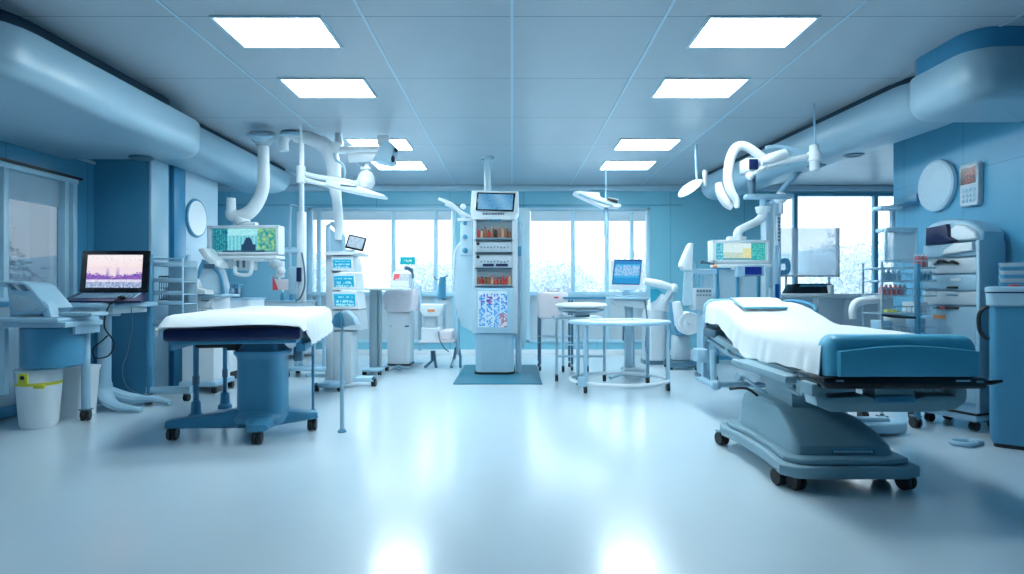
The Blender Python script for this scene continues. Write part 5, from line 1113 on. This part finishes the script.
# ================================================================== right side
# wire racks
Yg = 5.0; x_ = lambda p: X(p, Yg); z_ = lambda p: Z(p, Yg)
t = thing('wire_rack', 'tall steel wire rack of small bottles and trays in front of the right wall', 'rack', (x_(900), Yg, 0))
xs0, xs1 = x_(882), x_(936); ya, yb = Yg-.0, Yg+.27
obj('post', MB().box(x_(914), x_(917.5), Yg-.04, Yg, .06, z_(264), .005), steel, t)
for (xx, yy) in ((xs0, ya), (xs0, yb), (xs1, yb)): obj('post', MB().cyl((xx, yy, .09), (xx, yy, z_(262)), .010, n=8), metal, t)
for k, py in enumerate((268, 281, 296, 314, 334, 362)):
    b = MB(); z = z_(py); b.tube([(xs0, ya, z), (xs1, ya, z), (xs1, yb, z), (xs0, yb, z)], .007, 6, False, True)
    for q in range(16): b.cyl((xs0+(xs1-xs0)*q/15, ya, z), (xs0+(xs1-xs0)*q/15, yb, z), .0035, n=4)
    b.tube([(xs0, ya, z+.06), (xs1, ya, z+.06)], .005, 5, False)
    for q in range(12): b.cyl((xs0+(xs1-xs0)*q/11, ya, z), (xs0+(xs1-xs0)*q/11, ya, z+.06), .003, n=4)
    obj('wire_shelf', b, metal, t)
obj('top_hood', MB().tube([(x_(893), Yg+.1, z_(262)), (x_(893), Yg+.1, z_(230)), (x_(894), Yg+.1, z_(228)), (x_(924), Yg+.1, z_(228)), (x_(924), Yg+.1, z_(262))], .012, 6, False).box(x_(893), x_(925), Yg+.08, Yg+.25, z_(230), z_(226), .01).box(x_(907), x_(911), Yg+.20, Yg+.24, z_(228), z_(205), .006), pale, t)
obj('hood_glass', MB().box(x_(894), x_(923), Yg+.1, Yg+.11, z_(262), z_(231)), acryl2, t)
obj('hood_top', MB().box(x_(890), x_(913), Yg+.12, Yg+.27, z_(207), z_(203.5), .008), pale, t)
for (xx, yy) in ((xs0, ya), (xs0, yb), (xs1, yb), (x_(915.5), ya)): caster(t, xx, yy, .05, wd=.026)
obj('arm_rest', MB().tube([at(853, 319, 5.1), at(853, 308, 5.1), at(858, 302, 5.1), at(870, 300, 5.1), at(884, 299, 5.1)], [.028, .032, .036, .034, .035], 12), white, t, label='white curved arm')
cnt = 0
def small(px, py, m, w_, h_, label, cat='bottle', name='vial', g='bottles and vials on the wire rack', dy=.03, cap=True):
    p = Vector((x_(px), Yg+dy+w_/2, z_(py)+.008)); tb = thing(name, label, cat, p, g)
    obj('body', MB().lathe([(w_*.42, 0), (w_*.5, h_*.08), (w_*.5, h_*.65), (w_*.25, h_*.82), (w_*.25, h_*.88)], p, n=10), m, tb)
    obj('cap', MB().cyl(p+Vector((0, 0, h_*.86)), p+Vector((0, 0, h_)), w_*.3, n=8), white, tb)
redv = mat('pink_red_vial', (.75, .22, .24), rough=.3); blv = mat('pale_blue_vial', (.35, .62, .80), rough=.25)
ord_ = ['leftmost', 'second from the left', 'third from the left', 'fourth from the left', 'fifth from the left', 'sixth from the left']
for k in range(6): small(885+k*4.6, 296, redv if k < 5 else blv, .038, .09, '%s of the reddish vials on the third rack shelf' % ord_[k] if k < 5 else 'pale blue vial right of the reddish vials on the third rack shelf')
for k in range(4): small(921+k*4.2, 281, blv, .036, .085, '%s pale vial, second shelf, right of the rack post' % ord_[k])
for k in range(4): small(919.5+k*3.4, 268, redv, .028, .11, '%s of the reddish tubes on the top rack shelf' % ord_[k])
for k in range(4): small(887+k*5, 281, blv, .042, .09, '%s pale blue vial, second shelf, left of the rack post' % ord_[k])
single('yellow_tape_box', MB().box(x_(889.5), x_(901), Yg+.03, Yg+.12, z_(314)+.008, z_(311.5)+.008, .006).box(x_(891), x_(901.5), Yg+.02, Yg+.10, z_(317.5), z_(315.2), .004) if False else MB().box(x_(890), x_(902), Yg+.03, Yg+.13, z_(314)+.009, z_(311)+.009, .006), yellow, 'yellow box lying on the middle shelf of the wire rack', 'box')
single('dark_instrument', MB().tube([(x_(880), Yg-.02, z_(315)), (x_(890), Yg-.03, z_(316)), (x_(905), Yg-.03, z_(317)), (x_(913), Yg-.03, z_(317.5))], [.006, .014, .012, .01], 8), black, 'long dark instrument across the front of the wire rack by the yellow box', 'instrument')
for i, (xa, xb, py, h_, m, lb) in enumerate(((886, 895, 334, .10, blv, 'pale blue carton on the lower shelf, left side of the wire rack'), (897, 910, 334, .13, white, 'white carton on the lower shelf, middle of the wire rack'), (919, 932, 314, .09, white, 'white carton on the middle shelf right of the rack post'), (919, 930, 334, .12, blv, 'pale blue carton on the lower shelf right of the rack post'), (885, 905, 362, .16, white, 'wide white carton on the bottom shelf of the wire rack'))):
    single('carton', MB().box(x_(xa), x_(xb), Yg+.05, Yg+.22, z_(py)+.009, z_(py)+.009+h_, .006), m, lb, 'box', group='cartons on the wire rack')

# drawer cabinet with rounded hood and dark screen, turned towards the room
CL = Vector((3.64, 5.30, 0)); CD = Vector((.16, -.46, 0)); CDn = CD.normalized()
t = thing('drawer_cabinet', 'tall pale blue drawer cabinet with domed hood and dark screen at the right wall', 'cabinet', CL)
def x_(px):                                       # how far along the cabinet front
    k = (px-512)/F; return CL.x+(k*CL.y-CL.x)/(CDn.x-k*CDn.y)
Yd_ = CL.y; z_ = lambda p: Z(p, 5.07)
xa, xb = CL.x, x_(981); yz = Yd_+.28
obj('carcass', MB().box(xa, xb, Yd_, yz, .13, z_(243), .012), pale, t)
obj('side_panel', MB().box(xb-.02, xb+.012, Yd_-.035, yz, .10, z_(242), .008), pale, t)
obj('plinth', MB().box(xa-.04, xb+.03, Yd_-.10, yz, .09, .145, .02), pale, t)
obj('bumper', MB().tube([(xa-.04, Yd_-.10, .15), (xb+.03, Yd_-.10, .15), (xb+.035, yz, .15)], .010, 6, False), black, t)
rows_ = [(243.5, 257, 1), (258.5, 273.5, 1), (275, 290.5, 2), (291.5, 305, 2), (306.5, 343, 1), (345, 375, 0), (377, 400, 0)]
for i, (y0, y1, n_) in enumerate(rows_):
    o = obj('drawer', MB().box(xa+.01, xb-.02, Yd_-.03, Yd_+.02, z_(y1), z_(y0), .012), greyw if i % 2 else pale, t)
    zc = z_(y0+3.5)
    if i == 1: obj('drawer_handle', MB().tube([(x_(938), Yd_-.04, zc-.02), (x_(944), Yd_-.055, zc+.01), (x_(952), Yd_-.04, zc-.005), (x_(957), Yd_-.055, zc), (x_(962), Yd_-.04, zc-.02)], [.010, .015, .010, .014, .008], 8), black, o)
    elif i == 2: obj('drawer_handle', MB().box(x_(950), x_(961), Yd_-.045, Yd_-.028, z_(y1-2), z_(y1-4), .004), black, o); obj('label_strip', MB().box(x_(953), x_(964), Yd_-.034, Yd_-.029, zc-.02, zc), white, o)
    elif i == 3: obj('drawer_handle', MB().box(x_(950), x_(961), Yd_-.045, Yd_-.028, z_(y0+4), z_(y0+1), .004), metal, o)
    elif i == 4: obj('drawer_handle', MB().box(x_(937), x_(961.5), Yd_-.05, Yd_-.028, z_(y0+2.5), z_(y0+.2), .005), black, o); obj('red_mark', MB().box(x_(944.5), x_(949), Yd_-.055, Yd_-.045, z_(y0+2.5), z_(y0+.2)), red, o); obj('label_strip', MB().box(x_(936), x_(948), Yd_-.034, Yd_-.028, z_(319), z_(315.5)), orange, o)
    else: obj('drawer_handle', MB().box(x_(944), x_(962), Yd_-.045, Yd_-.028, zc-.012, zc, .004), pale, o)
pts = [(xa, z_(243)), (xa, z_(227)), (x_(930), z_(221.5)), (x_(940), z_(219)), (x_(953), z_(219)), (x_(966), z_(222)), (x_(976), z_(227)), (xb+.012, z_(234)), (xb+.012, z_(243))]
obj('hood', MB().prism(pts, 'Y', Yd_+.0, yz, .03, 4), pale, t)
obj('hood_bulge', MB().prism([(x_(953), z_(229)), (x_(959), z_(225)), (x_(968), z_(227)), (x_(978), z_(234)), (x_(980), z_(241)), (x_(960), z_(241)), (x_(953), z_(237))], 'Y', Yd_-.04, Yd_+.1, .02, 4), white, t)
obj('dark_screen', MB().prism([(x_(929), z_(244)), (x_(929.5), z_(226)), (x_(950), z_(224)), (x_(952), z_(237)), (x_(959), z_(241)), (x_(950), z_(243.5))], 'Y', Yd_-.05, Yd_+.02, .012), navy, t)
obj('top_tray', MB().prism([(x_(946), z_(255)), (x_(949), z_(249)), (x_(958), z_(244)), (x_(977), z_(243.5)), (x_(977.5), z_(252))], 'Y', Yd_-.06, Yd_-.02, .015), white, t)
for p in ((xa+.05, Yd_), (xb-.05, Yd_), (xb-.05, yz-.05), (xa+.05, yz-.05)): caster(t, p[0], p[1], .038, wd=.024)
t.rotation_euler = (0, 0, math.atan2(CD.y, CD.x))

# deep blue lidded cabinet at the right edge, turned towards the room
OC = Vector((3.52, 4.40, 0)); z_ = lambda p: Z(p, 4.42); rq = -.658
t = thing('lidded_cabinet', 'deep blue floor cabinet with flat lid and black side handle at right edge', 'cabinet', OC)
def cr_(g, z, r=.05): return rring(OC.x-g, OC.x+.34, OC.y-g, OC.y+.42, r, z, (1, 1, 1, 1))
obj('body', MB().loft([cr_(.0, .03), cr_(.01, .06), cr_(.012, z_(305))]), steel, t)
obj('shoulder', MB().loft([cr_(.012, z_(306.5)), cr_(.03, z_(305)), cr_(.035, z_(293))]), pale, t)
obj('lid', MB().loft([cr_(.035, z_(292)), cr_(.04, z_(291.5)), cr_(.038, z_(287.5)), cr_(.02, z_(286.5))]), pale, t); obj('lid_seam', MB().loft([cr_(.036, z_(293.2)), cr_(.036, z_(291.9))]), navy, t)
obj('handle', MB().tube([(OC.x-.0, OC.y+.08, z_(307)), (OC.x-.04, OC.y+.08, z_(308)), (OC.x-.075, OC.y+.08, z_(316)), (OC.x-.07, OC.y+.08, z_(331)), (OC.x-.03, OC.y+.08, z_(339)), (OC.x+.01, OC.y+.08, z_(338))], .014, 10), black, t)
obj('bottom_edge', MB().loft([cr_(-.01, 0, .04), cr_(-.01, .032, .04)]), black, t)
t.rotation_euler = (0, 0, rq)
single('lid_tag', MB().box(3.64, 3.70, 4.36, 4.40, z_(286.4), z_(284.6), .003), red, 'small red tag on the lid of the deep blue cabinet', 'tag')
TS = Vector((3.80, 4.50, z_(286.4)))
t = thing('tray_stack', 'stack of clear blue trays on the lid of the deep blue cabinet', 'tray stack', TS)
for k in range(6):
    z0 = z_(286.3)+k*.029
    obj('tray', MB().loft([rring(TS.x-.11, TS.x+.11, TS.y-.12, TS.y+.12, .03, z0), rring(TS.x-.117, TS.x+.117, TS.y-.127, TS.y+.127, .03, z0+.024), rring(TS.x-.117, TS.x+.117, TS.y-.127, TS.y+.127, .03, z0+.0285)]), acryl2 if k % 2 else steel, t)
t.rotation_euler = (0, 0, rq)
# floor bases under the foot end: overbed table base and pedal
Yt = 5.0
t = thing('overbed_table_base', 'flat pale foot plate on the floor beneath the foot end of the hospital bed', 'table base', (2.9, 5.0, 0))
obj('foot_plate', MB().prism([(2.62, 4.62), (3.10, 4.72), (3.16, 4.80), (3.14, 4.95), (2.60, 4.98)], 'Z', .02, .10, .02, 3), pale, t)
obj('foot_rib', MB().box(2.72, 3.02, 4.78, 4.86, .09, .13, .015), pale, t)
t = thing('foot_pedal', 'small flat loop-shaped foot pedal on the floor beside the deep blue cabinet', 'pedal', (3.5, 4.45, 0))
obj('pedal_loop', MB().tube([(3.42, 4.42, .02), (3.32, 4.38, .02), (3.26, 4.43, .02), (3.30, 4.5, .02), (3.42, 4.5, .02)], .018, 8, True, True), pale, t); obj('pedal_stem', MB().box(3.42, 3.49, 4.43, 4.49, .005, .04, .008), pale, t)
